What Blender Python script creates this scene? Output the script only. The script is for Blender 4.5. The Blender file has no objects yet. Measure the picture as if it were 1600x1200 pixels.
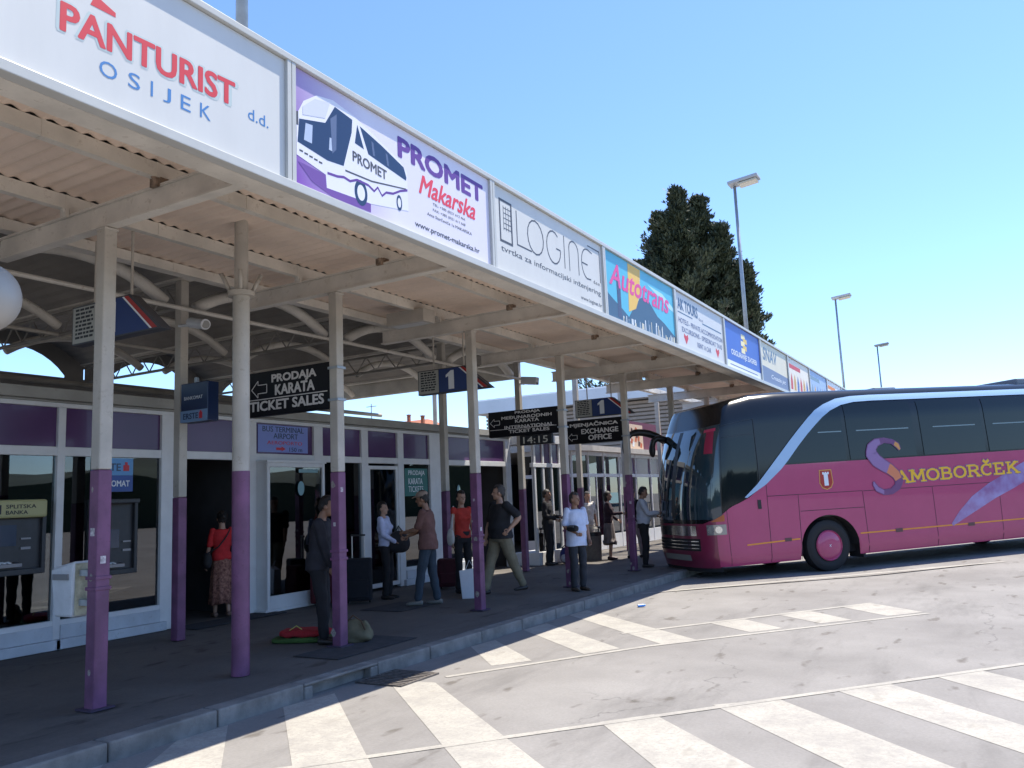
import bpy, bmesh, math, random
from mathutils import Vector, Matrix
random.seed(7)
R = math.radians
sc = bpy.context.scene
COL = sc.collection

# ---------------------------------------------------------------- camera
def setup_camera():
    yaw, pitch, roll = 0.5188, 0.13795, -0.04325
    F = Vector((-math.sin(yaw)*math.cos(pitch), math.cos(yaw)*math.cos(pitch), math.sin(pitch)))
    Rt = Vector((math.cos(yaw), math.sin(yaw), 0)); U = Rt.cross(F)
    r = Rt*math.cos(roll)+U*math.sin(roll); u = -Rt*math.sin(roll)+U*math.cos(roll)
    cd = bpy.data.cameras.new('camera'); co = bpy.data.objects.new('camera', cd); COL.objects.link(co)
    m = Matrix(((r.x, u.x, -F.x, 0), (r.y, u.y, -F.y, 0), (r.z, u.z, -F.z, 1.75), (0, 0, 0, 1)))
    co.matrix_world = m
    cd.sensor_width = 36; cd.lens = 36*1295/1600; cd.clip_end = 3000; cd.clip_start = .05
    sc.camera = co
setup_camera()
# ---------------------------------------------------------------- light
SUN = Vector((.208, .40, 1)).normalized()          # direction towards the sun
SUN_EL = math.asin(SUN.z); SUN_AZ = math.atan2(SUN.x, SUN.y)
w = bpy.data.worlds.new('World'); sc.world = w; w.use_nodes = True
nt = w.node_tree; nt.nodes.clear()
sky = nt.nodes.new('ShaderNodeTexSky'); sky.sky_type = 'NISHITA'; sky.sun_disc = False
sky.sun_elevation = SUN_EL; sky.sun_rotation = SUN_AZ; sky.air_density = 1.0; sky.dust_density = .15; sky.ozone_density = 3
bg = nt.nodes.new('ShaderNodeBackground'); bg.inputs['Strength'].default_value = .14
wo = nt.nodes.new('ShaderNodeOutputWorld')
tint = nt.nodes.new('ShaderNodeMix'); tint.data_type = 'RGBA'; tint.blend_type = 'MULTIPLY'; tint.inputs[0].default_value = 1; tint.inputs[7].default_value = (.80, .91, 1.08, 1)
nt.links.new(sky.outputs[0], tint.inputs[6]); nt.links.new(tint.outputs[2], bg.inputs[0]); nt.links.new(bg.outputs[0], wo.inputs[0])
sd = bpy.data.lights.new('sun', 'SUN'); sd.energy = 4.8; sd.angle = R(.53); sd.color = (1, .925, .80)
so = bpy.data.objects.new('sun', sd); COL.objects.link(so)
so.rotation_euler = SUN.to_track_quat('Z', 'Y').to_euler()
sc.view_settings.view_transform = 'Standard'; sc.view_settings.look = 'None'
sc.view_settings.exposure = .92; sc.view_settings.gamma = 1
sc.render.engine = 'CYCLES'
sc.cycles.max_bounces = 8; sc.cycles.diffuse_bounces = 4; sc.cycles.glossy_bounces = 4; sc.cycles.transparent_max_bounces = 16

# ---------------------------------------------------------------- materials
def lin(c):
    return tuple((x/12.92 if x <= .04045 else ((x+.055)/1.055)**2.4) for x in c)
MATS = {}
def mat(name, col, rough=.6, metal=0, var=0, scale=6, bump=0, bscale=60, coat=0, col2=None, spec=.5, detail=5, stretch=None, emit=None, dirt=0):
    if name in MATS: return MATS[name]
    m = bpy.data.materials.new(name); m.use_nodes = True; t = m.node_tree; N = t.nodes; L = t.links
    b = N['Principled BSDF']; b.inputs['Roughness'].default_value = rough; b.inputs['Metallic'].default_value = metal
    b.inputs['Base Color'].default_value = (*col, 1); b.inputs['Coat Weight'].default_value = coat
    b.inputs['Specular IOR Level'].default_value = spec
    if var or col2 or bump or dirt:
        tc = N.new('ShaderNodeTexCoord'); mp = N.new('ShaderNodeMapping'); L.new(tc.outputs['Object'], mp.inputs[0])
        if stretch: mp.inputs['Scale'].default_value = stretch
    if var or col2:
        nz = N.new('ShaderNodeTexNoise'); nz.inputs['Scale'].default_value = scale; nz.inputs['Detail'].default_value = detail; nz.inputs['Roughness'].default_value = .6
        L.new(mp.outputs[0], nz.inputs[0])
        cr = N.new('ShaderNodeMapRange'); cr.inputs['From Min'].default_value = .35; cr.inputs['From Max'].default_value = .65
        L.new(nz.outputs[0], cr.inputs[0])
        mx = N.new('ShaderNodeMix'); mx.data_type = 'RGBA'
        a = col2 if col2 else tuple(c*(1-var) for c in col)
        bb = col if col2 else tuple(min(1, c*(1+var*.6)) for c in col)
        mx.inputs[6].default_value = (*a, 1); mx.inputs[7].default_value = (*bb, 1)
        L.new(cr.outputs[0], mx.inputs[0]); L.new(mx.outputs[2], b.inputs['Base Color'])
        out = mx.outputs[2]
        if dirt:
            n2 = N.new('ShaderNodeTexNoise'); n2.inputs['Scale'].default_value = scale*4; n2.inputs['Detail'].default_value = 8; n2.inputs['Roughness'].default_value = .75
            L.new(mp.outputs[0], n2.inputs[0])
            r2 = N.new('ShaderNodeMapRange'); r2.inputs['From Min'].default_value = .56; r2.inputs['From Max'].default_value = .72; r2.inputs['To Max'].default_value = dirt
            L.new(n2.outputs[0], r2.inputs[0])
            m2 = N.new('ShaderNodeMix'); m2.data_type = 'RGBA'; m2.inputs[7].default_value = (col[0]*.35, col[1]*.28, col[2]*.2, 1)
            L.new(r2.outputs[0], m2.inputs[0]); L.new(out, m2.inputs[6]); L.new(m2.outputs[2], b.inputs['Base Color'])
    if bump:
        nb = N.new('ShaderNodeTexNoise'); nb.inputs['Scale'].default_value = bscale; nb.inputs['Detail'].default_value = 4
        L.new(mp.outputs[0], nb.inputs[0])
        bp = N.new('ShaderNodeBump'); bp.inputs['Strength'].default_value = bump; bp.inputs['Distance'].default_value = .01
        L.new(nb.outputs[0], bp.inputs['Height']); L.new(bp.outputs[0], b.inputs['Normal'])
    if emit:
        b.inputs['Emission Color'].default_value = (*emit, 1); b.inputs['Emission Strength'].default_value = 1
    MATS[name] = m; return m

def glass(name, tint=(.35, .4, .4), ior=1.7, rough=.01):
    if name in MATS: return MATS[name]
    m = bpy.data.materials.new(name); m.use_nodes = True; t = m.node_tree; N = t.nodes; L = t.links
    N.clear(); o = N.new('ShaderNodeOutputMaterial'); mx = N.new('ShaderNodeMixShader')
    tr = N.new('ShaderNodeBsdfTransparent'); tr.inputs[0].default_value = (*tint, 1)
    gl = N.new('ShaderNodeBsdfGlossy'); gl.inputs['Roughness'].default_value = rough; gl.inputs[0].default_value = (.95, .97, 1, 1)
    fr = N.new('ShaderNodeFresnel'); fr.inputs['IOR'].default_value = ior
    L.new(fr.outputs[0], mx.inputs[0]); L.new(tr.outputs[0], mx.inputs[1]); L.new(gl.outputs[0], mx.inputs[2]); L.new(mx.outputs[0], o.inputs[0])
    MATS[name] = m; return m

def ground_mat(name, c_dark, c_light, stain=.35, crack=True, wear_to=None, rough=.85):
    """concrete / asphalt with broad patches, grain, spots and cracks; wear_to = colour that shows where paint is worn"""
    m = bpy.data.materials.new(name); m.use_nodes = True; t = m.node_tree; N = t.nodes; L = t.links
    b = N['Principled BSDF']; b.inputs['Roughness'].default_value = rough; b.inputs['Specular IOR Level'].default_value = .25
    tc = N.new('ShaderNodeTexCoord')
    def noise(s, d=6, r=.6, off=0, st=None):
        mp = N.new('ShaderNodeMapping'); mp.inputs['Location'].default_value = (off, off*.7, 0)
        if st: mp.inputs['Scale'].default_value = st; mp.inputs['Rotation'].default_value = (0, 0, R(48))
        L.new(tc.outputs['Object'], mp.inputs[0])
        n = N.new('ShaderNodeTexNoise'); n.inputs['Scale'].default_value = s; n.inputs['Detail'].default_value = d; n.inputs['Roughness'].default_value = r
        L.new(mp.outputs[0], n.inputs[0]); return n.outputs[0]
    def rng(x, a, bb, c=0, d=1):
        n = N.new('ShaderNodeMapRange'); n.inputs['From Min'].default_value = a; n.inputs['From Max'].default_value = bb
        n.inputs['To Min'].default_value = c; n.inputs['To Max'].default_value = d; L.new(x, n.inputs[0]); return n.outputs[0]
    def mix(f, a, bb, mode='MIX'):
        n = N.new('ShaderNodeMix'); n.data_type = 'RGBA'; n.blend_type = mode
        if isinstance(f, float): n.inputs[0].default_value = f
        else: L.new(f, n.inputs[0])
        for i, x in ((6, a), (7, bb)):
            if isinstance(x, tuple): n.inputs[i].default_value = (*x, 1)
            else: L.new(x, n.inputs[i])
        return n.outputs[2]
    base = mix(rng(noise(.5, 8, .65), .35, .65), c_dark, c_light)
    base = mix(rng(noise(1.2, 6, .7, 9, (1, .25, 1)), .52, .72, 0, stain), base, tuple(c*.6 for c in c_dark))
    base = mix(rng(noise(38, 3, .7, 3), .3, .75, 0, .35), base, tuple(c*.62 for c in c_dark))
    base = mix(rng(noise(4.2, 3, .5, 20, (1, .45, 1)), .635, .72, 0, stain*1.05), base, (c_dark[0]*.42, c_dark[1]*.38, c_dark[2]*.33))
    if wear_to:
        base = mix(rng(noise(2.6, 12, .8, 5), .44, .66, 0, .9), base, wear_to)
        base = mix(rng(noise(26, 4, .8, 15), .50, .60, 0, .55), base, wear_to)
    if crack:
        mp = N.new('ShaderNodeMapping'); L.new(tc.outputs['Object'], mp.inputs[0])
        dn = N.new('ShaderNodeTexNoise'); dn.inputs['Scale'].default_value = 2.2; dn.inputs['Detail'].default_value = 6; L.new(mp.outputs[0], dn.inputs[0])
        ad = N.new('ShaderNodeMix'); ad.data_type = 'RGBA'; ad.blend_type = 'LINEAR_LIGHT'; ad.inputs[0].default_value = .35
        L.new(mp.outputs[0], ad.inputs[6]); L.new(dn.outputs['Color'], ad.inputs[7])
        v = N.new('ShaderNodeTexVoronoi'); v.feature = 'DISTANCE_TO_EDGE'; v.inputs['Scale'].default_value = .22; L.new(ad.outputs[2], v.inputs['Vector'])
        k = rng(v.outputs['Distance'], 0, .0030, .55, 0)
        msk = rng(noise(.35, 2, .5, 31), .46, .6)
        mu = N.new('ShaderNodeMath'); mu.operation = 'MULTIPLY'; L.new(k, mu.inputs[0]); L.new(msk, mu.inputs[1])
        base = mix(mu.outputs[0], base, tuple(c*.3 for c in c_dark))
    L.new(base, b.inputs['Base Color'])
    nb = noise(90, 4, .7, 2); bp = N.new('ShaderNodeBump'); bp.inputs['Strength'].default_value = .35; bp.inputs['Distance'].default_value = .006
    L.new(nb, bp.inputs['Height']); L.new(bp.outputs[0], b.inputs['Normal'])
    MATS[name] = m; return m

ROAD = ground_mat('road_concrete', (.200, .190, .182), (.278, .266, .255), .62)
PAINT = ground_mat('worn_road_paint', (.37, .352, .315), (.44, .42, .375), .35, True, (.265, .25, .235))
PAVE = ground_mat('pavement_asphalt', (.105, .096, .088), (.165, .15, .136), .6)
KERB = mat('kerb_stone', (.21, .20, .185), .85, var=.3, scale=5, bump=.5, bscale=40, dirt=.5)
CREAM = mat('cream_paint', (.47, .43, .37), .5, var=.14, scale=3, bump=.08, bscale=30, dirt=.55)
CREAM2 = mat('cream_steel', (.68, .63, .55), .55, var=.16, scale=2.5, dirt=.55)
SHEET = mat('corrugated_sheet', (.82, .66, .535), .6, var=.12, scale=1.5, dirt=.25)
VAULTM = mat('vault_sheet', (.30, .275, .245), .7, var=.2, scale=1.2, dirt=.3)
PURPLE = mat('purple_paint', (.17, .062, .138), .5, var=.28, scale=5, bump=.1, bscale=25, dirt=.75)
FRAME = mat('white_frame', (.68, .68, .68), .4, var=.06, scale=4)
FRAMEB = mat('fascia_frame', (.50, .50, .47), .35, var=.05, scale=3)
WHITEP = mat('white_plastic', (.66, .68, .70), .45, var=.06, scale=5)
PURP_PANEL = mat('purple_panel', (.095, .045, .125), .22, coat=.12, spec=.3, var=.12, scale=1)
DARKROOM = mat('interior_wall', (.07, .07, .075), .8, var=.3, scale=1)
BLACK = mat('black_plastic', (.012, .012, .014), .4)
BLACKM = mat('matte_black', (.02, .02, .022), .8)
GLASS = glass('window_glass', (.30, .36, .38), 1.9)
GALV = mat('galvanised_steel', (.36, .39, .42), .45, .5, var=.12, scale=6)

# ---------------------------------------------------------------- builders
WM = {}
def meta(o, label=None, cat=None, group=None, kind=None):
    if label: o['label'] = label
    if cat: o['category'] = cat
    if group: o['group'] = group
    if kind: o['kind'] = kind
    return o
def thing(name, label, cat, loc=(0, 0, 0), rot=(0, 0, 0), group=None, M=None):
    o = bpy.data.objects.new(name, None); COL.objects.link(o); o.empty_display_size = .1
    if M is None: M = Matrix.Translation(Vector(loc)) @ __import__('mathutils').Euler(rot).to_matrix().to_4x4()
    o.matrix_basis = M; WM[o.name] = M
    return meta(o, label, cat, group)
def link(name, me, parent=None, local=False):
    o = bpy.data.objects.new(name, me); COL.objects.link(o)
    if parent is not None:
        o.parent = parent
        if not local and parent.name in WM: o.matrix_parent_inverse = WM[parent.name].inverted()
    return o
class MB:
    def __init__(s): s.v = []; s.f = []; s.mi = []
    def face(s, pts, mi=0):
        n = len(s.v); s.v += [tuple(p) for p in pts]; s.f.append(tuple(range(n, n+len(pts)))); s.mi.append(mi)
    def obox(s, o, a, b, c, mi=0):
        o, a, b, c = map(Vector, (o, a, b, c)); n = len(s.v)
        if a.cross(b).dot(c) < 0: a, b = b, a
        s.v += [tuple(o+x) for x in (a*0, a, a+b, b, c, a+c, a+b+c, b+c)]
        for q in ((0, 3, 2, 1), (4, 5, 6, 7), (0, 1, 5, 4), (1, 2, 6, 5), (2, 3, 7, 6), (3, 0, 4, 7)):
            s.f.append(tuple(n+i for i in q)); s.mi.append(mi)
    def box(s, x0, x1, y0, y1, z0, z1, mi=0):
        s.obox((x0, y0, z0), (x1-x0, 0, 0), (0, y1-y0, 0), (0, 0, z1-z0), mi); return s
    def tube(s, pts, r, n=10, mi=0, cap=True, flat=1.0):
        pts = [Vector(p) for p in pts]; rs = r if isinstance(r, (list, tuple)) else [r]*len(pts)
        base = len(s.v); prev = None
        for i, p in enumerate(pts):
            d = (pts[min(i+1, len(pts)-1)]-pts[max(i-1, 0)])
            d = d.normalized() if d.length > 1e-9 else Vector((0, 0, 1))
            if prev is None:
                a = d.cross(Vector((0, 0, 1)) if abs(d.z) < .9 else Vector((1, 0, 0))).normalized()
            else: a = (prev-d*prev.dot(d)).normalized()
            prev = a; b = d.cross(a)
            rr = rs[i]; ra, rb = rr if isinstance(rr, tuple) else (rr, rr*flat)
            for k in range(n):
                t = 2*math.pi*k/n; s.v.append(tuple(p+a*math.cos(t)*ra+b*math.sin(t)*rb))
        for i in range(len(pts)-1):
            for k in range(n):
                k2 = (k+1) % n
                s.f.append((base+i*n+k, base+i*n+k2, base+(i+1)*n+k2, base+(i+1)*n+k)); s.mi.append(mi)
        if cap:
            s.f.append(tuple(base+k for k in reversed(range(n)))); s.mi.append(mi)
            e = base+(len(pts)-1)*n; s.f.append(tuple(e+k for k in range(n))); s.mi.append(mi)
        return s
    def rings(s, rings, mi=0, cap=True, closed=True):
        base = len(s.v); n = len(rings[0])
        for r in rings: s.v += [tuple(p) for p in r]
        for i in range(len(rings)-1):
            for k in range(n if closed else n-1):
                k2 = (k+1) % n
                s.f.append((base+i*n+k, base+i*n+k2, base+(i+1)*n+k2, base+(i+1)*n+k)); s.mi.append(mi)
        if cap:
            s.f.append(tuple(base+k for k in reversed(range(n)))); s.mi.append(mi)
            e = base+(len(rings)-1)*n; s.f.append(tuple(e+k for k in range(n))); s.mi.append(mi)
        return s
    def ellipsoid(s, c, rx, ry, rz, n=16, m=10, M=None, mi=0):
        R_ = []
        for i in range(1, m):
            ph = math.pi*i/m
            R_.append([Vector((rx*math.sin(ph)*math.cos(2*math.pi*k/n), ry*math.sin(ph)*math.sin(2*math.pi*k/n), -rz*math.cos(ph))) for k in range(n)])
        if M: R_ = [[M @ p for p in r] for r in R_]
        c = Vector(c); return s.rings([[c+p for p in r] for r in R_], mi)
    def poly(s, pts2, fr, d=0, th=.002, mi=0):
        """flat shape pts2 (a,b) on frame fr=(o,right,up,normal), lying d above it, th thick"""
        o, r, u, n = fr
        top = [o+r*a+u*b+n*(d+th) for a, b in pts2]; bot = [o+r*a+u*b+n*d for a, b in pts2]
        k = len(pts2); base = len(s.v); s.v += [tuple(p) for p in top+bot]
        s.f.append(tuple(base+i for i in range(k))); s.mi.append(mi)
        s.f.append(tuple(base+k+i for i in reversed(range(k)))); s.mi.append(mi)
        for i in range(k):
            j = (i+1) % k; s.f.append((base+i, base+k+i, base+k+j, base+j)); s.mi.append(mi)
        return s
    def rect(s, a0, a1, b0, b1, fr, d=0, th=.002, mi=0):
        return s.poly([(a0, b0), (a1, b0), (a1, b1), (a0, b1)], fr, d, th, mi)
    def mesh(s, name):
        me = bpy.data.meshes.new(name); me.from_pydata(s.v, [], s.f); me.update()
        for p, i in zip(me.polygons, s.mi): p.material_index = i
        return me
    def build(s, name, mats, parent=None, label=None, local=False, smooth=False, bevel=0, kind=None, fix=False, angle=None):
        me = s.mesh(name)
        if not isinstance(mats, (list, tuple)): mats = [mats]
        for m in mats: me.materials.append(m)
        if fix:
            bm = bmesh.new(); bm.from_mesh(me); bmesh.ops.remove_doubles(bm, verts=bm.verts, dist=1e-5)
            bmesh.ops.recalc_face_normals(bm, faces=bm.faces); bm.to_mesh(me); bm.free()
        if smooth:
            for p in me.polygons: p.use_smooth = True
            if angle: me.set_sharp_from_angle(angle=R(angle))
        o = link(name, me, parent, local)
        if label: o['label'] = label
        if kind: o['kind'] = kind
        if bevel:
            md = o.modifiers.new('bevel', 'BEVEL'); md.width = bevel; md.segments = 2; md.limit_method = 'ANGLE'; md.angle_limit = R(40)
        return o
def frame(o, right, up):
    r = Vector(right).normalized(); u = Vector(up).normalized(); return (Vector(o), r, u, r.cross(u))
_tc = {}
WORK = bpy.data.scenes.new('work')           # scratch scene for turning curves and remeshed blanks into meshes; removed at the end
def to_mesh(o):
    WORK.collection.objects.link(o)
    with bpy.context.temp_override(scene=WORK, view_layer=WORK.view_layers[0]):
        dg = bpy.context.evaluated_depsgraph_get(); dg.update()
        me = bpy.data.meshes.new_from_object(o.evaluated_get(dg))
    return me
def text_verts(body, bold, shear, ext):
    key = (body, bold, shear, ext)
    if key in _tc: return _tc[key]
    c = bpy.data.curves.new('t', 'FONT'); c.body = body; c.size = 1; c.extrude = ext; c.offset = bold; c.shear = shear; c.resolution_u = 3
    o = bpy.data.objects.new('t', c); me = to_mesh(o)
    vs = [v.co.copy() for v in me.vertices]; fs = [tuple(p.vertices) for p in me.polygons]
    bpy.data.objects.remove(o); bpy.data.curves.remove(c); bpy.data.meshes.remove(me)
    _tc[key] = (vs, fs); return vs, fs
def text(body, a0, a1, b0, b1, fr, m, parent, d=.004, bold=0, shear=0, name='lettering', th=.0012, local=False, mb=None, mi=0, slant=0):
    """lettering fitted into the rectangle a0..a1 x b0..b1 of frame fr"""
    vs, fs = text_verts(body, 0, shear, .5)
    if not vs: return None
    x0 = min(v.x for v in vs); x1 = max(v.x for v in vs); y0 = min(v.y for v in vs); y1 = max(v.y for v in vs)
    o, r, u, n = fr; own = mb is None
    if own: mb = MB()
    base = len(mb.v)
    bw_ = bold*(b1-b0)*1.5
    for q, (sx_, sy_) in enumerate(((0, 0), (-1, .0), (1, .0), (-.6, .7), (.6, -.7), (.6, .7), (-.6, -.7)) if bold else ((0, 0),)):
        base = len(mb.v)
        for v in vs:
            fx = (v.x-x0)/(x1-x0)
            mb.v.append(tuple(o+r*(a0+fx*(a1-a0)+sx_*bw_)+u*(b0+(v.y-y0)/(y1-y0)*(b1-b0)+slant*fx+sy_*bw_)+n*(d+(v.z+.5)*th+q*.00015)))
        for f in fs: mb.f.append(tuple(base+i for i in f)); mb.mi.append(mi)
    if own: return mb.build(name, m, parent, local=local)

X_A, X_C, X_F, X_K = -6.76, -9.2, -4.49, -10.3       # column rows, fascia plane, kiosk facade
BAY = 3.045
# ---------------------------------------------------------------- setting: ground
BUS_O = Vector((-3.04, 18.29, 0)); BA, BP = R(44), R(1.4)
def sstep(x, a, b):
    t = max(0, min(1, (x-a)/(b-a))); return t*t*(3-2*t)
def road_z(x, y):
    s = (x-BUS_O.x)*math.sin(BA)+(y-BUS_O.y)*math.cos(BA)
    return .0244*max(0, min(s, 13))*sstep(x, -5.4, -2.5)
def axis(lo, a, b, hi, step):
    xs = []; x = a
    while x < b: xs.append(x); x += step
    xs.append(b); g = step; x = a
    while x > lo: g *= 1.6; x -= g; xs.insert(0, max(x, lo))
    g = step; x = b
    while x < hi: g *= 1.6; x += g; xs.append(min(x, hi))
    return xs
def build_ground():
    xs = axis(-900, -6, 10, 900, .5); ys = axis(-600, 12, 32, 2000, .5)
    mb = MB()
    for y in ys: mb.v += [(x, y, road_z(x, y)) for x in xs]
    n = len(xs)
    for j in range(len(ys)-1):
        for i in range(n-1):
            mb.f.append((j*n+i, j*n+i+1, (j+1)*n+i+1, (j+1)*n+i)); mb.mi.append(0)
    mb.build('road', ROAD, kind='structure', smooth=True)
    mb = MB(); mb.box(-70, -5.90, -15, 75, -.05, .142)
    mb.build('pavement', PAVE, kind='structure')
    mb = MB(); y = -12.3
    random.seed(3)
    while y < 70:
        l = random.uniform(.9, 1.1); j = random.uniform(-.008, .008)
        if not (6.25 < y+l*.5 < 6.95): mb.box(-5.90, -5.72+j, y+.006, y+l-.006, -.05, .14+j*.5)
        else: mb.box(-5.90, -5.82, y+.006, y+l-.006, -.05, .14); mb.box(-5.82, -5.72, y+.006, y+l-.006, .11, .14); mb.box(-5.82, -5.72, y+.006, y+.12, -.05, .108); mb.box(-5.82, -5.72, y+l-.12, y+l-.006, -.05, .108)
        y += l
    mb.build('kerb', KERB, kind='structure', bevel=.022)
    # asphalt repair patches in the pavement
    mb = MB(); mb.box(-6.85, -6.2, 6.9, 8.3, .15, .154); mb.box(-8.7, -7.9, 10.2, 11.2, .15, .154)
    mb.build('pavement_patch', mat('dark_patch', (.045, .045, .048), .9, var=.3, scale=8), kind='structure')
    mb = MB(); mb.box(-10.25, -9.75, 8.0, 9.7, .15, .165)
    o = mb.build('door_mat', mat('mat_rubber', (.03, .03, .035), .95, bump=.6, bscale=200), bevel=.005)
    meta(o, 'dark rubber mat on the pavement before the open doorway', 'mat')
build_ground()
def drain():
    t = thing('drain_grate', 'rusty slotted drain grate in the road against the kerb', 'drain', (-5.45, 7.0, .0))
    m = mat('rusty_iron', (.14, .125, .115), .8, .3, var=.4, scale=20)
    mb = MB(); mb.box(-5.73, -5.15, 6.62, 7.25, .001, .004); mb.build('pit', BLACKM, t)
    mb = MB()
    for x0, x1, y0, y1 in ((-5.73, -5.15, 6.62, 6.65), (-5.73, -5.15, 7.22, 7.25), (-5.73, -5.70, 6.65, 7.22), (-5.18, -5.15, 6.65, 7.22)):
        mb.box(x0, x1, y0, y1, .004, .018)
    mb.build('frame', m, t)
    mb = MB()
    for i in range(9):
        y = 6.68+i*.062; mb.box(-5.70, -5.18, y, y+.03, .006, .016)
    mb.build('bars', m, t)
drain()
def litter():
    mb = MB(); mb.tube([(-5.0, 12.4, .025), (-4.93, 12.46, .027), (-4.9, 12.47, .026)], [.022, .022, .01], 10)
    o = mb.build('plastic_bottle_cap', mat('blue_litter', (.05, .25, .7), .4)); meta(o, 'small blue piece of litter on the road near the kerb', 'litter')
litter()
def stripes():
    D = .0025
    def strip(p, q, w):
        (x0, y0), (x1, y1) = p, q; d = Vector((x1-x0, y1-y0)).normalized(); n = Vector((-d.y, d.x))*w/2
        return [(x0+n.x, y0+n.y), (x0-n.x, y0-n.y), (x1-n.x, y1-n.y), (x1+n.x, y1+n.y)]
    quads = [
        [(-5.52, 6.86), (-4.95, 6.90), (-2.75, 5.02), (-1.2, 3.55), (-1.75, 3.3), (-3.26, 4.81)],
        [(-2.86, 6.16), (-2.55, 6.52), (-1.55, 5.56), (-.2, 4.3), (-.6, 3.95), (-2.08, 5.29)],
        [(-2.20, 6.96), (-1.77, 7.35), (-.43, 6.0), (.9, 4.8), (.5, 4.3), (-1.0, 5.72)],
        [(-1.38, 7.80), (-1.00, 8.20), (.0, 7.12), (1.5, 5.7), (1.1, 5.25), (-.02, 6.42)],
        [(-.64, 8.60), (-.3, 9.0), (.6, 8.1), (2.2, 6.6), (1.8, 6.2), (.02, 7.86)],
        [(.1, 9.45), (.45, 9.8), (3.0, 7.3), (2.7, 6.95)],
        [(-5.70, 5.62), (-5.62, 6.2), (-3.82, 4.58), (-2.2, 3.0), (-2.8, 2.8), (-4.35, 4.37)],
        [(-5.72, 4.52), (-5.70, 5.0), (-4.82, 4.17), (-3.2, 2.7), (-3.8, 2.4), (-5.35, 3.96)],
        [(-5.72, 3.3), (-5.72, 3.9), (-4.2, 2.4), (-4.7, 2.2)],
        # near the kerb, beyond the second line
        [(-5.70, 8.70), (-5.66, 9.2), (-4.56, 8.16), (-4.84, 7.78)],
        [(-5.70, 10.0), (-5.66, 10.6), (-3.92, 9.10), (-4.17, 8.66)],
        [(-5.70, 11.4), (-5.66, 11.95), (-3.2, 9.82), (-3.56, 9.48)],
        [(-3.46, 11.12), (-3.14, 11.58), (-2.49, 10.94), (-2.80, 10.55)],
        [(-2.80, 12.08), (-2.47, 12.55), (-1.80, 11.82), (-2.12, 11.44)],
        [(-2.12, 13.05), (-1.76, 13.5), (-1.02, 12.72), (-1.42, 12.26)],
    ]
    lines = [strip((-5.5, 3.05), (2.4, 12.1), .075), strip((-5.0, 7.15), (-3.66, 9.32), .075), strip((-3.66, 9.32), (-.95, 12.62), .075),
             strip((-4.3, 10.05), (-1.75, 13.52), .09), strip((-5.6, 14.1), (.0, 19.7), .12), strip((-5.65, 10.9), (-3.0, 13.9), .05)]
    mb = MB()
    def add(poly, d):
        n = len(mb.v); mb.v += [(x, y, road_z(x, y)+d) for x, y in poly]; mb.f.append(tuple(range(n, n+len(poly)))); mb.mi.append(0)
    for q in quads: add(q, D)
    for q in lines[:1]: add(q, D+.002)
    for q in lines[1:5]: add(q, D+.002)
    mb.build('road_marking', PAINT, kind='structure', fix=False)
    me = bpy.data.objects['road_marking'].data
    bm = bmesh.new(); bm.from_mesh(me); 
    for f in bm.faces:
        if f.normal.z < 0: f.normal_flip()
    bm.to_mesh(me); bm.free()
stripes()
def ridge():
    """unseen dark ridge added behind the photographer so the windows mirror a dark horizon"""
    m = mat('ridge_green', (.05, .065, .04), .95, var=.4, scale=.05)
    mb = MB(); pts = []
    N_ = 60
    for i in range(N_+1):
        a = R(-200+i*245/N_)          # bearing from +Y, round by the east side and behind
        r = 85; h = 5.2+1.0*math.sin(i*.7)+.7*math.sin(i*1.9)
        a2 = R(12)+(R(200))*i/N_
        pts.append((r*math.sin(a2), r*math.cos(a2), h))
    for i in range(N_):
        x0, y0, h0 = pts[i]; x1, y1, h1 = pts[i+1]
        mb.face([(x0, y0, -1), (x0, y0, h0), (x1, y1, h1), (x1, y1, -1)])
        mb.face([(x0, y0, h0), (x0*1.6, y0*1.6, h0*1.7), (x1*1.6, y1*1.6, h1*1.7), (x1, y1, h1)])
    mb.build('mirrored_ridge', m, kind='structure', smooth=True)
ridge()
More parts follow.
